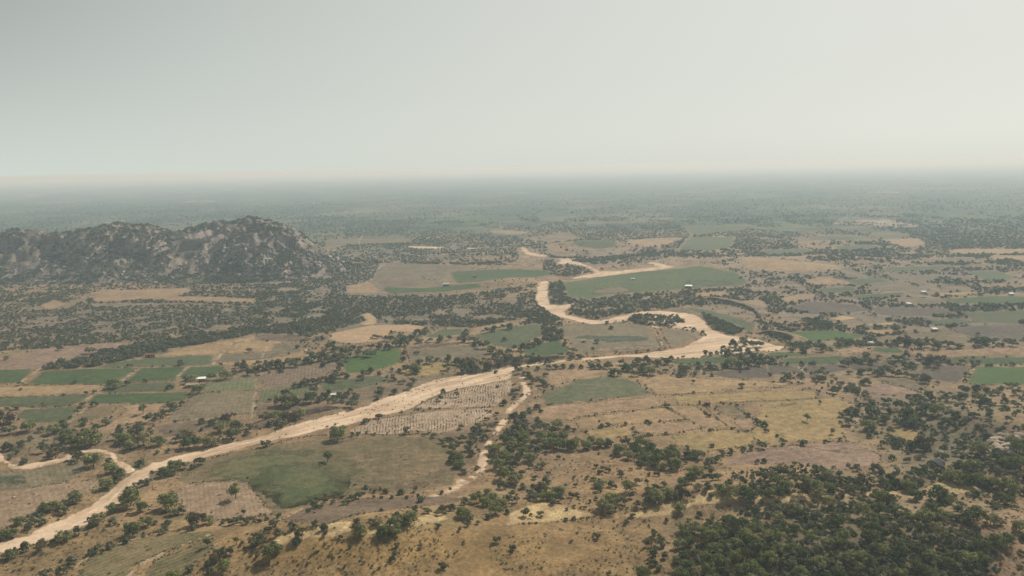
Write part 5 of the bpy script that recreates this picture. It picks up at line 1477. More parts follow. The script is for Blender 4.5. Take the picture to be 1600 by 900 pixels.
ZONES = [  # photo box, what the place is
    ((0, 560, 160, 612), 'the farm track and small green plots', 'trees by the farm track'),
    ((160, 560, 300, 602), 'the weedy tracks between green plots', 'trees between the green plots'),
    ((260, 585, 345, 632), 'the white roofed farmhouse', 'trees round the farmhouse'),
    ((320, 560, 420, 596), 'the hedge above the light striped plot', 'trees along the striped plot hedge'),
    ((0, 612, 60, 700), 'the dark clump at the river bend track', 'trees of the dark side clump'),
    ((60, 650, 290, 705), 'the grove above the sandy side stream', 'trees of the side stream grove'),
    ((290, 640, 400, 702), 'the grove above the wide sand bed', 'trees of the river grove'),
    ((100, 612, 290, 660), 'the bare plot and grey green plot', 'trees among the middle plots'),
    ((0, 695, 110, 740), 'the scrub beside the curving side stream', 'scrub by the side stream'),
    ((110, 695, 200, 765), 'the mouth of the sandy side stream', 'trees at the stream mouth'),
    ((0, 765, 150, 850), 'the inner sand bank below the tan rows', 'trees along the inner bank'),
    ((185, 700, 330, 812), 'the outer sand bank beside the furrowed plot', 'trees along the outer bank'),
    ((330, 805, 420, 825), 'the hedge below the furrowed plot', 'hedge below the furrowed plot'),
    ((0, 812, 235, 900), 'the dry slope between sand bed and striped crop', 'bushes on the river slope'),
    ((235, 820, 420, 900), 'the lower end of the striped crop', 'trees by the striped crop'),
    ((420, 740, 700, 802), 'the hedge below the olive field', 'hedge below the olive field'),
    ((400, 795, 560, 870), 'the pale eroded bank', 'bushes on the eroded bank'),
    ((540, 780, 690, 842), 'the hedge row topping the near slope', 'hedge row above the near slope'),
    ((380, 838, 800, 900), 'the near grassy slope', 'bushes dotted on the near slope'),
    ((670, 740, 830, 832), 'the grove at the foot of the gully stream', 'trees at the gully foot'),
    ((680, 600, 770, 745), 'the gully thicket, on the olive field side', 'gully thicket'),
    ((770, 620, 850, 740), 'the gully thicket, beyond the sandy stream', 'gully thicket beyond the stream'),
    ((850, 640, 980, 705), 'the thicket under the stubble strips', 'thicket under the stubble'),
    ((960, 675, 1110, 740), 'the thicket beside the round threshing floor', 'thicket by the threshing floor'),
    ((1090, 660, 1200, 735), 'the hedge below the golden plot', 'hedge below the golden plot'),
    ((800, 700, 1010, 790), 'the dry open ground above the pale grass bank', 'bushes on the open ground'),
    ((1000, 725, 1150, 810), 'the pale grass crest', 'trees along the pale crest'),
    ((800, 780, 1060, 830), 'the pale dry grass bank', 'trees on the pale grass bank'),
    ((990, 820, 1055, 900), 'the bushy gully beside the footpath', 'bushes of the footpath gully'),
    ((800, 825, 1000, 900), 'the near slope right of the hedge row', 'bushes low on the near slope'),
    ((1050, 795, 1280, 926), 'the dense thicket beside the footpath', 'dense near thicket'),
    ((1280, 795, 1480, 926), 'the middle of the dense near thicket', 'dense near thicket, middle'),
    ((1480, 770, 1700, 926), 'the bare reddish slope beyond the near thicket', 'trees on the reddish slope'),
    ((1140, 725, 1300, 800), 'the scrub below the bare brown field', 'scrub below the brown field'),
    ((1300, 730, 1460, 800), 'the scrub around the pale grass clearings', 'scrub round the grass clearings'),
    ((1460, 725, 1700, 800), 'the scrub under the rock outcrop', 'scrub under the outcrop'),
    ((1200, 640, 1330, 735), 'the hedge between golden and brown fields', 'bushes by the golden field'),
    ((1370, 680, 1530, 735), 'the big dark boulder in the scrub', 'scrub round the dark boulder'),
    ((1520, 600, 1700, 730), 'the rock outcrop', 'trees round the outcrop'),
    ((1300, 600, 1530, 690), 'the winding path and golden clearing', 'scrub by the winding path'),
    ((1200, 540, 1600, 612), 'the green and dark plots below the river bend', 'trees among the dark plots'),
    ((1050, 520, 1200, 600), 'the sandy river bend', 'trees by the river bend'),
    ((840, 545, 1060, 592), 'the narrow reach of river sand', 'trees below the narrow reach'),
    ((800, 565, 870, 640), 'the head of the sandy gully stream', 'trees at the stream head'),
    ((840, 500, 900, 560), 'the green plot outside the river loop', 'trees outside the loop'),
    ((900, 500, 1110, 552), 'the straw field inside the river loop', 'bushes inside the loop'),
    ((400, 595, 570, 690), 'the dense grove above the flood sand', 'trees of the dense grove'),
    ((540, 600, 810, 690), 'the sandy flood bank and dotted rows', 'bushes on the flood bank'),
    ((460, 560, 720, 640), 'the brightest green plot', 'trees round the bright plot'),
    ((400, 540, 540, 585), 'the hedge left of the brightest plot', 'hedge by the bright plot'),
    ((500, 500, 680, 560), 'the orange stubble field', 'trees round the orange field'),
    ((620, 505, 850, 585), 'the hedges of the grey green plots', 'trees by the grey green plots'),
    ((380, 500, 520, 560), 'the stubble plots near the scrub', 'trees by the stubble plots'),
    ((850, 585, 1340, 690), 'the pale stubble fields', 'bushes among the stubble'),
    ((1150, 400, 1600, 545), 'the fallow plots and huts', 'trees among the fallow'),
    ((-100, 400, 1700, 926), 'the plain', 'trees on the plain'),
]

# ---- gather: every crown as (u_base, v_base, width_px)
cand = []
for name_, (u0, v0, txt) in TILES.items():
    nums = [float(t) for t in txt.split()]
    for k in range(0, len(nums) - 2, 3):
        X, Y, Wd = nums[k:k + 3]
        cand.append((u0 + X / 4, v0 + Y / 4 + .36 * Wd / 4, Wd / 4 * 1.04))
cand = np.array(cand)
_low = (cand[:, 0] > 850) & (cand[:, 0] < 1045) & (cand[:, 1] > 555) & (cand[:, 1] < 583)       # these stand on the near side of the narrow sand reach
cand[_low, 1] += 5
base = ground_hit(cand[:, 0], cand[:, 1], h1)
dist3 = np.hypot(np.hypot(base[:, 0], base[:, 1]), EYE[2])
width = cand[:, 2] * dist3 / F
CREST = np.array([(795, 819), (850, 812), (930, 806), (1000, 803), (1045, 792), (1085, 784), (1130, 783), (1200, 783), (1290, 778), (1345, 772), (1420, 768)], float)
BROOK = np.array([(672, 777), (690, 776), (707, 772), (722, 763), (740, 750), (757, 732), (758, 722), (752, 706), (765, 688), (777, 672), (793, 657), (788, 642), (805, 632), (822, 622), (829, 612), (817, 600), (813, 587)], float)
_r = resample(BROOK, 3)[:90]
hide = np.zeros(len(cand), bool)
cv_ = np.interp(cand[:, 0], CREST[:, 0], CREST[:, 1])
hide |= (cand[:, 0] > 800) & (cand[:, 0] < 1400) & (cand[:, 1] > cv_ - 2) & (cand[:, 1] - cand[:, 2] * .9 < cv_) & (RNG.uniform(size=len(cand)) < .7)
for q_ in _r:
    hide |= (np.abs(cand[:, 0] - q_[0]) < cand[:, 2] * .42) & (cand[:, 1] > q_[1] - 1) & (cand[:, 1] - cand[:, 2] * .75 < q_[1])
cand, base, dist3, width = cand[~hide], base[~hide], dist3[~hide], width[~hide]
plants = [(base[i, 0], base[i, 1], width[i], cand[i, 2], cand[i, 0], cand[i, 1]) for i in range(len(cand))]
taken = [(cand[i, 0], cand[i, 1] - .35 * cand[i, 2], cand[i, 2]) for i in range(len(cand))]


def clear_of_sheets(u, v):
    ok = np.ones(len(u), bool)
    for s_ in SHEET_PX:
        ok &= ~in_poly(u, v, s_)
    return ok


for outline, tries, gap, (w0, w1) in FILLS_TREE:
    ol = np.array(outline, float)
    u = RNG.uniform(ol[:, 0].min(), ol[:, 0].max(), tries)
    v = RNG.uniform(ol[:, 1].min(), ol[:, 1].max(), tries)
    k = in_poly(u, v, ol) & clear_of_sheets(u, v)
    u, v = u[k], v[k]
    acc = [(a_, b_) for a_, b_, _ in taken if ol[:, 0].min() - 30 < a_ < ol[:, 0].max() + 30 and ol[:, 1].min() - 30 < b_ < ol[:, 1].max() + 30]
    keep_ = []
    for a_, b_ in zip(u, v):
        if all((a_ - q[0]) ** 2 + ((b_ - q[1]) * 1.5) ** 2 > gap * gap for q in acc):
            acc.append((a_, b_))
            keep_.append((a_, b_))
    if keep_:
        q = ground_hit(*zip(*keep_), h1)
        for (a_, b_), xy in zip(keep_, q):
            w_ = RNG.uniform(w0, w1)
            if RNG.uniform() < .25:
                w_ *= .6
            plants.append((xy[0], xy[1], w_, w_ * F / math.hypot(math.hypot(*xy), EYE[2]), a_, b_))

# ------------------------------------------------------------------ single trees and shrubs
def zone_of(u, v):
    for k, ((a_, b_, c_, d_), where, grp) in enumerate(ZONES):
        if a_ <= u < c_ and b_ <= v < d_:
            return k
    return len(ZONES) - 1


def put_tree(x, y, z, w, lone=False, tall=1.0):
    root = link(bpy.data.objects.new('tree', None))
    root.empty_display_size = .2
    root.location = (x, y, z)
    root.rotation_euler = (0, 0, RND.uniform(0, 6.28))
    root.scale = (w, w, w * tall)
    link(bpy.data.objects.new('trunk', RND.choice(SHADE_TRUNKS if lone else TRUNKS)), root)
    link(bpy.data.objects.new('crown', RND.choice(SHADE_CROWNS if lone else CROWNS)), root)
    return root


for u, v, w, lab in LONE:
    vb = v + .60 * w
    x, y, z = G1(u, vb)
    wd = w * math.hypot(math.hypot(x, y), EYE[2]) / F
    t = put_tree(x, y, z, wd * 1.05, True)
    t['label'], t['category'] = lab, 'tree'

SPLIT = 4.3                           # metres: wider ones are trees, the rest shrubs
vis = [q for q in plants if -20 < q[4] < 1620 and q[5] < 912 + q[3]]
off = [q for q in plants if not (-20 < q[4] < 1620 and q[5] < 912 + q[3])]
trees = sorted([q for q in vis if q[2] >= SPLIT], key=lambda q: -q[3])
shrubs = sorted([q for q in vis if q[2] < SPLIT], key=lambda q: -q[3])
NT, NS = 300 - len(LONE), 300
rest = trees[NT:] + shrubs[NS:] + off
made = {}
for kind, lst in (('tree', trees[:NT]), ('shrub', shrubs[:NS])):
    zz = h1(np.array([q[0] for q in lst]), np.array([q[1] for q in lst]))
    for q, z in zip(lst, zz):
        if kind == 'tree':
            o = put_tree(q[0], q[1], float(z), q[2], tall=RND.uniform(.78, 1.05))
        else:
            o = link(bpy.data.objects.new('shrub', RND.choice(SHRUBS)))
            o.location = (q[0], q[1], float(z))
            o.rotation_euler = (0, 0, RND.uniform(0, 6.28))
            o.scale = (q[2], q[2], q[2] * RND.uniform(.8, 1.15))
        made.setdefault((kind, zone_of(q[4], q[5] - .4 * q[3])), []).append((q, o))

TREE_WORD = 'thorn tree'
SHRUB_WORD = 'low bush'
for (kind, zi), lst in made.items():
    _, where, grp = ZONES[zi]
    word = TREE_WORD if kind == 'tree' else SHRUB_WORD
    free = list(lst)
    named = []

    def take(keyf, text):
        if len(free) > 1 or (free and not named):
            b = max(free, key=keyf)
            free.remove(b)
            named.append(b)
            b[1]['label'] = text
    if len(lst) == 1:
        lst[0][1]['label'] = f'single {word} near {where}'
        free = []
    else:
        take(lambda b: b[0][3], f'largest {word} near {where}')
        take(lambda b: -b[0][4], f'leftmost {word} near {where}')
        take(lambda b: b[0][4], f'rightmost {word} near {where}')
        if len(lst) > 4:
            take(lambda b: b[0][5], f'lowest placed {word} near {where}')
            take(lambda b: -b[0][5], f'highest placed {word} near {where}')
        if len(lst) > 6:
            take(lambda b: -b[0][3], f'smallest {word} near {where}')
        if len(lst) > 9:
            take(lambda b: b[0][3], f'second largest {word} near {where}')
            take(lambda b: -b[0][4], f'second leftmost {word} near {where}')
            take(lambda b: b[0][4], f'second rightmost {word} near {where}')
        if len(lst) > 14:
            take(lambda b: b[0][5], f'second lowest {word} near {where}')
            take(lambda b: -b[0][5], f'second highest {word} near {where}')
        for b in free:
            b[1]['label'] = f'{word} like the many near {where}'
    for q, o in lst:
        o['category'] = kind if kind == 'tree' else 'bush'
        o['group'] = (grp if kind == 'tree' else grp + ' (low bushes)') if len(lst) > 1 else 'plants on the plain'

# ------------------------------------------------------------------ masses nobody could count
def scatter(name, label, meshes, pts, scl, rot=None):
    """one object whose points carry copies of small foliage meshes"""
    me = bpy.data.meshes.new(name)
    pts = np.asarray(pts, np.float32)
    me.vertices.add(len(pts))
    me.vertices.foreach_set('co', pts.ravel())
    a = me.attributes.new('scl', 'FLOAT_VECTOR', 'POINT')
    a.data.foreach_set('vector', np.asarray(scl, np.float32).ravel())
    a = me.attributes.new('rotz', 'FLOAT_VECTOR', 'POINT')
    r_ = np.zeros((len(pts), 3), np.float32)
    r_[:, 2] = RNG.uniform(0, 6.28, len(pts)) if rot is None else rot
    a.data.foreach_set('vector', r_.ravel())
    a = me.attributes.new('pick', 'INT', 'POINT')
    a.data.foreach_set('value', RNG.integers(0, len(meshes), len(pts)).astype(np.int32))
    o = link(bpy.data.objects.new(name, me))
    o['kind'], o['label'] = 'stuff', label
    tr = bpy.data.node_groups.new(name + '_scatter', 'GeometryNodeTree')
    tr.interface.new_socket('Geometry', in_out='INPUT', socket_type='NodeSocketGeometry')
    tr.interface.new_socket('Geometry', in_out='OUTPUT', socket_type='NodeSocketGeometry')
    gi, go_ = tr.nodes.new('NodeGroupInput'), tr.nodes.new('NodeGroupOutput')
    iop = tr.nodes.new('GeometryNodeInstanceOnPoints')
    iop.inputs['Pick Instance'].default_value = True
    jn_ = tr.nodes.new('GeometryNodeJoinGeometry')
    for src in meshes:
        oi = tr.nodes.new('GeometryNodeObjectInfo')
        oi.inputs['As Instance'].default_value = True
        oi.inputs['Object'].default_value = src
        tr.links.new(oi.outputs['Geometry'], jn_.inputs[0])

    def named(nm, typ):
        q = tr.nodes.new('GeometryNodeInputNamedAttribute')
        q.data_type = typ
        q.inputs['Name'].default_value = nm
        return q.outputs['Attribute']
    tr.links.new(gi.outputs[0], iop.inputs['Points'])
    tr.links.new(jn_.outputs[0], iop.inputs['Instance'])
    tr.links.new(named('pick', 'INT'), iop.inputs['Instance Index'])
    e2r = tr.nodes.new('FunctionNodeEulerToRotation')
    tr.links.new(named('rotz', 'FLOAT_VECTOR'), e2r.inputs[0])
    tr.links.new(e2r.outputs[0], iop.inputs['Rotation'])
    tr.links.new(named('scl', 'FLOAT_VECTOR'), iop.inputs['Scale'])
    tr.links.new(iop.outputs[0], go_.inputs[0])
    md = o.modifiers.new('scatter', 'NODES')
    md.node_group = tr
    return o


# sources for the masses are real plants of the scene: low thorn bushes growing at the hill foot
SRC = []
SRC_AT = [(318, 457), (342, 459), (366, 457), (390, 460), (414, 458)]
for k, me_ in enumerate(THICK):
    x, y, z = G1(*SRC_AT[k])
    o = link(bpy.data.objects.new('thorn_bush', me_))
    o.location, o.scale = (x, y, z), (5.5, 5.5, 5.5)
    o['label'] = ['leftmost', 'second', 'middle', 'fourth', 'rightmost'][k] + ' of five dense thorn bushes in a row below the rocky hill'
    o['category'], o['group'] = 'bush', 'thorn bushes at the hill foot'
    SRC.append(o)
SRC_DRY = []
for k, (me_, at) in enumerate(zip(SPARSE, [(520, 850), (700, 872)])):
    x, y, z = G1(*at)
    o = link(bpy.data.objects.new('dry_bush', me_))
    o.location, o.scale = (x, y, z), (1.8, 1.8, 1.6)
    o['label'] = ['dry brown bush high on the near grassy slope below the sandy bank', 'dry brown bush low on the near grassy slope'][k]
    o['category'] = 'bush'
    SRC_DRY.append(o)

# leftovers of the traced trees + scrub fills
P, S = [], []
if rest:
    xs, ys = np.array([q[0] for q in rest]), np.array([q[1] for q in rest])
    zs = h1(xs, ys)
    for q, z in zip(rest, zs):
        P.append((q[0], q[1], z))
        S.append((q[2], q[2], q[2] * RND.uniform(.8, 1.1)))
for outline, cnt, (w0, w1), thr in FILLS_SCRUB:
    ol = np.array(edge_px(outline), float)
    u = RNG.uniform(ol[:, 0].min(), ol[:, 0].max(), cnt * 3)
    v = RNG.uniform(ol[:, 1].min(), ol[:, 1].max(), cnt * 3)
    k = in_poly(u, v, ol)
    if outline[0] != (983, 499):            # the wooded island stands inside the river bed
        k &= clear_of_sheets(u, v)
    u, v = u[k], v[k]
    if not len(u):
        continue
    q = ground_hit(u, v, h0, False)
    dens = fbm(q[:, 0] / 26, q[:, 1] / 34, 4, 91)
    k = dens > thr + RNG.uniform(-.08, .08, len(dens))
    q = q[k][:cnt]
    z = h_all(q[:, 0], q[:, 1])
    z = np.where(hill_extra(q[:, 0], q[:, 1]) > .6, z, h1(q[:, 0], q[:, 1]))
    w_ = RNG.uniform(w0, w1, len(q))
    w_ *= np.where(RNG.uniform(size=len(q)) < .3, .6, 1)
    P += [(a_[0], a_[1], b_ - .1) for a_, b_ in zip(q, z)]
    S += [(a_, a_, a_ * RNG.uniform(.75, 1.1)) for a_ in w_]
scatter('scrub_vegetation', 'uncounted thorn scrub spreading over the middle of the plain', SRC, P, S)

P, S = [], []
for outline, cnt, (w0, w1), thr in FILLS_FAR:
    ol = np.array(outline, float)
    u = RNG.uniform(ol[:, 0].min(), ol[:, 0].max(), cnt * 4)
    v = RNG.uniform(ol[:, 1].min(), ol[:, 1].max(), cnt * 4)
    k = in_poly(u, v, ol) & clear_of_sheets(u, v)
    q = ground_hit(u[k], v[k], h0, False)
    r_ = np.hypot(q[:, 0], q[:, 1])
    dens = .5 * fbm(q[:, 0] / 300, q[:, 1] / 420, 3, 191) + .5 * fbm(q[:, 0] / 60, q[:, 1] / 110, 3, 195)
    k = (dens > thr + RNG.uniform(-.06, .06, len(dens))) & (r_ < 12000)
    q = q[k][:cnt]
    z = h0(q[:, 0], q[:, 1])
    w_ = RNG.uniform(w0, w1, len(q))
    P += [(a_[0], a_[1], b_ - .2) for a_, b_ in zip(q, z)]
    S += [(a_, a_, a_ * RNG.uniform(.7, 1.05)) for a_ in w_]
scatter('distant_woods', 'far off trees and hedges dissolving into haze across the plain', SRC, P, S)

# scrub on the hill
cnt = 9000
r_ = RNG.uniform(900, 1480, cnt * 3)
a_ = RNG.uniform(_az.min(), _az.max(), cnt * 3)
x, y = r_ * np.sin(a_), r_ * np.cos(a_)
e = hill_extra(x, y)
slope = np.abs(hill_extra(x + 3, y) - e) + np.abs(hill_extra(x, y + 3) - e)
dens = fbm(x / 40, y / 40, 4, 211)
hz_ = h0(x, y) + e
hu_, hv_, _ = project(x, y, hz_)
bare_ = sum(np.exp(-((hu_ - u) / ru) ** 2 - ((hv_ - v) / rv) ** 2) for u, v, ru, rv in BARE)
rocky_ = sum(np.exp(-((hu_ - u) / ru) ** 2 - ((hv_ - v) / rv) ** 2) for u, v, ru, rv in ROCKY)
k = (e > 1) & (dens - .3 * np.clip(bare_, 0, 1) - .15 * np.clip(rocky_, 0, 1) > .31 + .010 * np.clip(slope, 0, 8) + RNG.uniform(-.1, .1, len(x)))
k = np.nonzero(k)[0][:cnt]
w_ = RNG.uniform(2.4, 6.5, len(k))
scatter('hillside_scrub', 'dark scrub clinging all over the rocky hill', SRC, np.stack([x[k], y[k], hz_[k] - .3], -1), np.stack([w_, w_, w_ * .85], -1))

# weeds on field margins
P, S = [], []
for ln in LINES:
    q = G(ln)
    for a_, b_ in zip(q[:-1], q[1:]):
        L = np.hypot(*(b_ - a_))
        for t in np.arange(0, 1, 1.1 / max(L, 1.2)):
            c_ = a_ + (b_ - a_) * (t + RNG.uniform(-.3, .3) / max(L, 1))
            dn = float(fbm(np.array([c_[0] / 7]), np.array([c_[1] / 7]), 2, 33)[0])
            if dn < .36:
                continue
            c_ = c_ + RNG.normal(size=2) * .35
            w_ = RNG.uniform(.5, 1.3) * (1 + (RNG.uniform() < .06) * 1.2) * (.5 + dn)
            P.append((c_[0], c_[1], 0))
            S.append((w_, w_, w_ * .8))
for kind, px, rd, gap, up, lab in FIELDS:
    if up or max(q_[1] for q_ in px) < 505 or kind in ('palegold', 'sand'):
        continue
    q = resample(G(edge_px(px)), 1.5)
    dn = fbm(q[:, 0] / 11, q[:, 1] / 11, 3, 35)
    q, dn = q[dn > .50], dn[dn > .50]
    q = q + RNG.normal(size=q.shape) * .5
    w_ = RNG.uniform(.5, 1.2, len(q)) * (.4 + dn)
    P += [(a_[0], a_[1], 0) for a_ in q]
    S += [(a_, a_, a_ * .7) for a_ in w_]
P = np.array(P)
P[:, 2] = h1(P[:, 0], P[:, 1])
scatter('margin_weeds', 'dark weeds and low growth along the field margins', SRC + SRC_DRY, P, S)

# dry tufts and little weeds over the near open ground
cnt = 15000
u, v = RNG.uniform(-30, 1630, cnt), RNG.uniform(690, 915, cnt)
ok = np.ones(cnt, bool)
for s_ in SHEET_PX[-4:]:
    ok &= ~in_poly(u, v, s_)
inside = ~clear_of_sheets(u, v)
q = ground_hit(u, v, h1)
dens = fbm(q[:, 0] / 22, q[:, 1] / 22, 3, 301)
k = ok & (dens > .40) & (~inside | (RNG.uniform(size=cnt) < .22))
q = q[k]
w_ = RNG.uniform(.35, 1.15, len(q)) * np.where(RNG.uniform(size=len(q)) < .12, 1.7, 1)
scatter('dry_grass', 'dry tufts and small weeds over the near open ground', SRC_DRY + SRC[:1], np.stack([q[:, 0], q[:, 1], h1(q[:, 0], q[:, 1])], -1), np.stack([w_, w_, w_ * .7], -1))


# clumps planted in rows on the sandy plots and little plants on the sand bed
def rows(px, rd, across, along, size, keepf, stretch=1.0):
    ol = G(px)
    cu, cv = np.mean([p_[0] for p_ in px]), np.mean([p_[1] for p_ in px])
    q = G([(cu, cv), (cu + rd[0] * .4, cv + rd[1] * .4)])
    d = (q[1] - q[0]) / np.hypot(*(q[1] - q[0]))
    n_ = np.array([-d[1], d[0]])
    c_ = ol.mean(0)
    R_ = np.max(np.hypot(*(ol - c_).T))
    out, sc_, ro = [], [], []
    for i in np.arange(-R_, R_, across):
        for j in np.arange(-R_, R_, along):
            p_ = c_ + n_ * i + d * (j + RNG.uniform(-.8, .8)) + n_ * (RNG.uniform(-.22, .22) + .5 * math.sin(j * .13 + i * .05))
            if RNG.uniform() < keepf:
                out.append(p_)
                w_ = size * RNG.uniform(.5, 1.3)
                sc_.append((w_ * stretch, w_, w_ * .8))
                ro.append(math.atan2(d[1], d[0]))
    out, sc_, ro = np.array(out), np.array(sc_), np.array(ro)
    k = in_poly(out[:, 0], out[:, 1], ol) & (fbm(out[:, 0] / 11, out[:, 1] / 11, 4, 401) > .44)
    k[k] &= edge_dist(out[k][:, 0], out[k][:, 1], ol) > .8
    return out[k], sc_[k], ro[k]


RP, RS, RO = [], [], []
row_src = []
for k in range(2):
    me_ = leaf_cloud('row_plant', 160 + k, 4, 36, .16, M_ROWCROP, height=.8, low=.02, spread=.3)
    x, y, z = G1(*[(640, 662), (735, 624)][k])
    o = link(bpy.data.objects.new('row_plant', me_))
    o.location, o.scale = (x, y, z), (1.1, 1.1, 1.1)
    o['label'] = ['dusty green plant in a row of the sandy plot below the flood bank', 'dusty green plant in a row of the sandy plot nearest the stream'][k]
    o['category'] = 'plant'
    row_src.append(o)
for px, rd, ac, al, sz, kf in (
        ([(650, 636), (690, 618), (725, 606), (800, 593), (801, 608), (775, 635), (715, 637), (650, 640)], (-2, 10), 1.75, 2.6, 1.15, .9),
        ([(547, 673), (575, 658), (617, 651), (675, 643), (770, 637), (772, 648), (725, 667), (687, 677), (650, 673), (607, 679), (550, 677)], (-1, 10), 1.75, 2.6, 1.05, .85)):
    o_, s_, r_ = rows(px, rd, ac, al, sz, kf, 1.5)
    RP.append(o_)
    RS.append(s_)
    RO.append(r_)
RP, RS, RO = np.concatenate(RP), np.concatenate(RS), np.concatenate(RO)
scatter('row_crop_foliage', 'rows of small dusty plants on the two sandy plots', row_src, np.stack([RP[:, 0], RP[:, 1], h1(RP[:, 0], RP[:, 1]) + .2], -1), RS, RO)

u, v = RNG.uniform(430, 800, 900), RNG.uniform(570, 690, 900)
k = in_poly(u, v, np.array(RIVER, float)) & (RNG.uniform(size=900) < np.where(u > 560, .8, .45))
q = ground_hit(u[k], v[k], h1)
w_ = RNG.uniform(.4, 1.3, len(q))
scatter('sand_bed_weeds', 'sparse low weeds growing on the flood sand', SRC, np.stack([q[:, 0], q[:, 1], h1(q[:, 0], q[:, 1]) + .2], -1), np.stack([w_, w_, w_ * .9], -1))


# ------------------------------------------------------------------ buildings
def box_vf(x0, x1, y0, y1, z0, z1):
    v = [(x0, y0, z0), (x1, y0, z0), (x1, y1, z0), (x0, y1, z0), (x0, y0, z1), (x1, y0, z1), (x1, y1, z1), (x0, y1, z1)]
    f = [(3, 2, 1, 0), (4, 5, 6, 7), (0, 1, 5, 4), (1, 2, 6, 5), (2, 3, 7, 6), (3, 0, 4, 7)]
    return v, f


def join_vf(parts):
    V, Fc = [], []
    for v, f in parts:
        b = len(V)
        V += v
        Fc += [tuple(i + b for i in q) for q in f]
    return V, Fc


def building(name, cat, label, u, v, w, d, h, rot=0.0, roof='shed', wall=M_MUD, rmat=M_METAL, openfront=False, group=None):
    x, y, z = G1(u, v)
    root = link(bpy.data.objects.new(name, None))
    root.location, root.rotation_euler = (x, y, z + .15), (0, 0, rot)
    root.empty_display_size = .3
    root['label'], root['category'] = label, cat
    if group:
        root['group'] = group
    a, b, t = w / 2, d / 2, .22
    if openfront:
        wl_ = [box_vf(-a, a, b - t, b, -.3, h), box_vf(-a, -a + t, -b, b - t, -.3, h * .95), box_vf(a - t, a, -b, b - t, -.3, h * .95)]
        mesh_obj('wall', *join_vf(wl_), wall, root)
        for k in range(4):
            px = -a + .35 + (w - .7) * k / 3
            mesh_obj('post', *box_vf(px - .09, px + .09, -b + .05, -b + .23, -.3, h * .86), M_DARK, root)
    else:
        dw, dx = .5, -a * .3
        wl_ = [box_vf(-a, dx - dw, -b, -b + t, -.3, h), box_vf(dx + dw, a * .28, -b, -b + t, -.3, h), box_vf(dx - dw, dx + dw, -b, -b + t, 2.0, h),
               box_vf(a * .28, a * .28 + .9, -b, -b + t, -.3, 1.0), box_vf(a * .28, a * .28 + .9, -b, -b + t, 1.8, h), box_vf(a * .28 + .9, a, -b, -b + t, -.3, h),
               box_vf(-a, -a + t, -b + t, b - t, -.3, h), box_vf(a - t, a, -b + t, b - t, -.3, h), box_vf(-a, a, b - t, b, -.3, h)]
        mesh_obj('wall', *join_vf(wl_), wall, root)
        mesh_obj('door', *box_vf(dx - dw, dx + dw, -b + .08, -b + .14, -.1, 2.0), M_DARK, root)
        wi = mesh_obj('window', *box_vf(a * .28, a * .28 + .9, -b + .1, -b + .14, 1.0, 1.8), M_DARK, root)
        mesh_obj('frame', *join_vf([box_vf(a * .28 - .06, a * .28 + .96, -b - .04, -b - .003, .92, .998), box_vf(a * .28 - .06, a * .28 + .96, -b - .04, -b - .003, 1.802, 1.88)]), M_WHITE, wi)
    o = .35
    if roof == 'shed':      # one slope, falling toward the front
        hf, hb = h * .98, h * 1.22
        V = [(-a - o, -b - o, hf), (a + o, -b - o, hf), (a + o, b + o, hb), (-a - o, b + o, hb)]
        V += [(p_[0], p_[1], p_[2] + .08) for p_ in V]
        Fc = [(3, 2, 1, 0), (4, 5, 6, 7), (0, 1, 5, 4), (1, 2, 6, 5), (2, 3, 7, 6), (3, 0, 4, 7)]
    elif roof == 'dome':
        V, Fc = [], []
        for i in range(7):
            f_ = i / 6
            rr_ = math.cos(f_ * math.pi / 2) ** .8
            for k in range(14):
                an = k * 2 * math.pi / 14
                V.append(((a + o) * rr_ * math.cos(an), (b + o) * rr_ * math.sin(an), h + 1.4 * math.sin(f_ * math.pi / 2)))
        for i in range(6):
            for k in range(14):
                Fc.append((i * 14 + k, i * 14 + (k + 1) % 14, (i + 1) * 14 + (k + 1) % 14, (i + 1) * 14 + k))
        Fc.append(tuple(range(13, -1, -1)))
    elif roof == 'flat':
        V, Fc = join_vf([box_vf(-a - .15, a + .15, -b - .15, b + .15, h + .003, h + .2), box_vf(-a - .15, a + .15, -b - .15, -b + .03, h + .203, h + .6), box_vf(-a - .15, a + .15, b - .03, b + .15, h + .203, h + .6)])
    else:                   # gable, ridge along x
        hr = h + d * .33
        V = [(-a - o, -b - o, h - .12), (a + o, -b - o, h - .12), (a + o, 0, hr), (-a - o, 0, hr), (-a - o, b + o, h - .12), (a + o, b + o, h - .12)]
        V += [(p_[0], p_[1], p_[2] + .12) for p_ in V]
        Fc = [(3, 2, 1, 0), (4, 5, 2, 3), (6, 7, 8, 9), (9, 8, 11, 10), (0, 1, 7, 6), (5, 4, 10, 11), (1, 2, 8, 7), (2, 5, 11, 8), (3, 0, 6, 9), (4, 3, 9, 10)]
        gv, gf = join_vf([([(sx * (a - .01), -b, h), (sx * (a - .01), b, h), (sx * (a - .01), 0, hr - .02), (sx * (a - .2), -b, h), (sx * (a - .2), b, h), (sx * (a - .2), 0, hr - .02)], [(0, 1, 2), (5, 4, 3), (0, 3, 4, 1), (1, 4, 5, 2), (2, 5, 3, 0)]) for sx in (-1, 1)])
        mesh_obj('gable', gv, gf, wall, root)
    mesh_obj('roof', V, Fc, rmat, root)
    return root


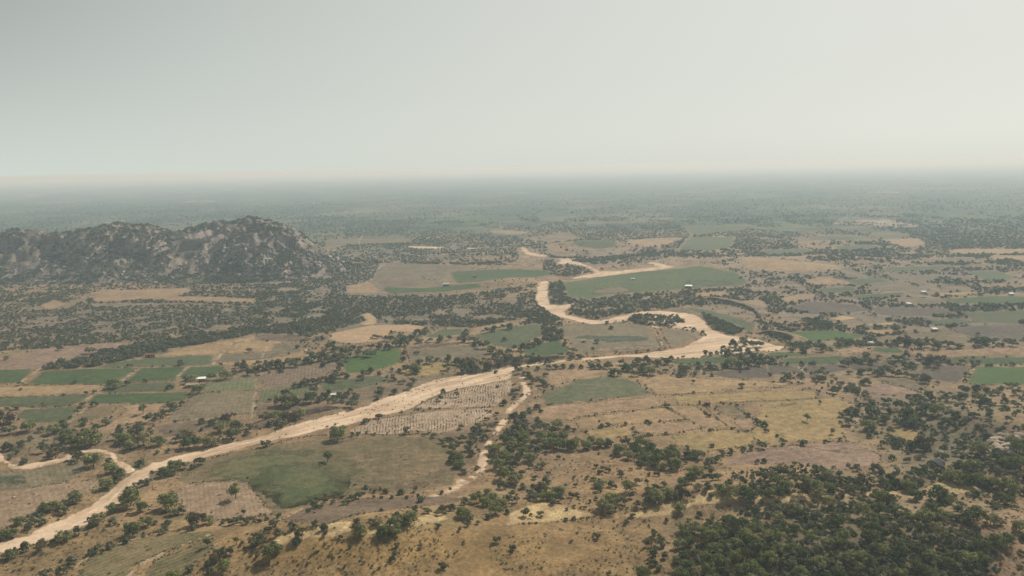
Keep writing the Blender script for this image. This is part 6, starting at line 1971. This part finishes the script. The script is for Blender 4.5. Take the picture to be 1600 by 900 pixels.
building('shed', 'shed', 'open fronted shed with brilliant white roof at the edge of the broad green plain', 1076, 450, 7.6, 6.0, 2.7, -.30, 'shed', M_MUD, M_BRIGHT, True)
building('farmhouse', 'house', 'farmhouse with white sheet roof behind trees at the bare yard', 315, 596, 6.0, 3.4, 2.3, .16, 'shed', M_MUD, M_BRIGHT)
building('hut', 'hut', 'low mud hut with flat tan roof in the bare farmyard', 300, 605, 8.0, 4.0, 2.0, .12, 'shed', M_MUD, M_THATCH)
building('shed', 'shed', 'long low dark shed at the top edge of the long green plot', 236, 558, 8.0, 3.6, 2.3, .05, 'gable', M_MUD, M_TILE)
building('shed', 'shed', 'long white roofed shed standing before the bushy rise', 697, 447, 8.0, 4.5, 2.6, .05, 'gable', M_MUD, M_METAL)
building('hut', 'hut', 'small hut on the green field left of the far river', 742, 434, 6, 4, 2.4, .0, 'gable', M_MUD, M_TILE)
building('hut', 'hut', 'small white roofed hut half hidden in the dense grove', 521, 621, 3.0, 2.2, 2.0, .2, 'shed', M_MUD, M_METAL)
building('hut', 'hut', 'small dark hut on the golden stubble beside a field post', 1105, 633, 3.6, 2.8, 2.0, -.15, 'shed', M_MUD, M_TILE)
building('hut', 'hut', 'little pale hut in the straw field inside the river loop', 912, 535, 3.2, 2.4, 1.9, .1, 'shed', M_WHITE, M_THATCH)
building('hut', 'hut', 'little pale hut out on the broad green plain', 989, 438, 5.0, 3.2, 2.2, .1, 'shed', M_WHITE, M_BLUE)
building('hut', 'hut', 'rounded pale hut among bushes beside the small green plot', 1360, 540, 5.0, 4.4, 1.9, .1, 'dome', M_MUD, M_BLUE)
building('hut', 'hut', 'white roofed hut on the olive plot right of the smooth green plot', 1460, 518, 4.2, 3.4, 2.4, .1, 'shed', M_MUD, M_METAL)
building('hut', 'hut', 'small white hut beside the dark tree clump on the fallow', 1420, 478, 4.0, 3.4, 2.6, .0, 'shed', M_WHITE, M_METAL)
building('hut', 'hut', 'small white hut by the pale bank on the fallow', 1443, 459, 5.0, 3.4, 2.4, .2, 'shed', M_WHITE, M_METAL)
building('hut', 'hut', 'small grey roofed hut beside the long light green plot', 1580, 462, 4.6, 3.4, 2.4, .1, 'shed', M_WHITE, M_BLUE)
building('tower', 'tower', 'slim white tower on the bare hilltop beyond the green plain', 1149, 400, 2.6, 2.6, 6.2, .0, 'flat', M_WHITE, M_WHITE)
building('hut', 'hut', 'small white hut among scrub on the slope below the bare hilltop', 1157, 435, 4.4, 3.2, 2.6, .1, 'flat', M_WHITE, M_WHITE)
building('house', 'house', 'white house shining among trees beyond the far strip of river sand', 630, 399, 12, 6, 4.0, .2, 'flat', M_WHITE, M_WHITE)
building('house', 'house', 'tall white house far out among hazy trees on the plain', 1411, 356, 12, 9, 9.0, .1, 'flat', M_WHITE, M_WHITE)
building('house', 'house', 'low white house beside the tall far house', 1420, 357, 22, 9, 3.6, .1, 'flat', M_WHITE, M_WHITE)
building('house', 'house', 'white flat roofed house on the plain beyond the rocky hill', 534, 359, 12, 8, 4.5, .1, 'flat', M_WHITE, M_WHITE)
building('house', 'house', 'far white house between hazy woods', 1298, 343, 14, 9, 5, .1, 'flat', M_WHITE, M_WHITE)
building('house', 'house', 'farthest white house, faint in the haze above the rocky hill', 485, 318, 30, 16, 8, .1, 'flat', M_WHITE, M_WHITE)

x, y, z = G1(1093, 632)
o = link(bpy.data.objects.new('field_post', None))
o.location = (x, y, z)
o['label'], o['category'] = 'stout reddish post with capstone beside the small dark hut', 'post'
mesh_obj('shaft', *box_vf(-.55, .55, -.5, .5, -.3, 2.2), M_TILE, o)
mesh_obj('cap', *box_vf(-.7, .7, -.65, .65, 2.203, 2.45), M_DARK, o)
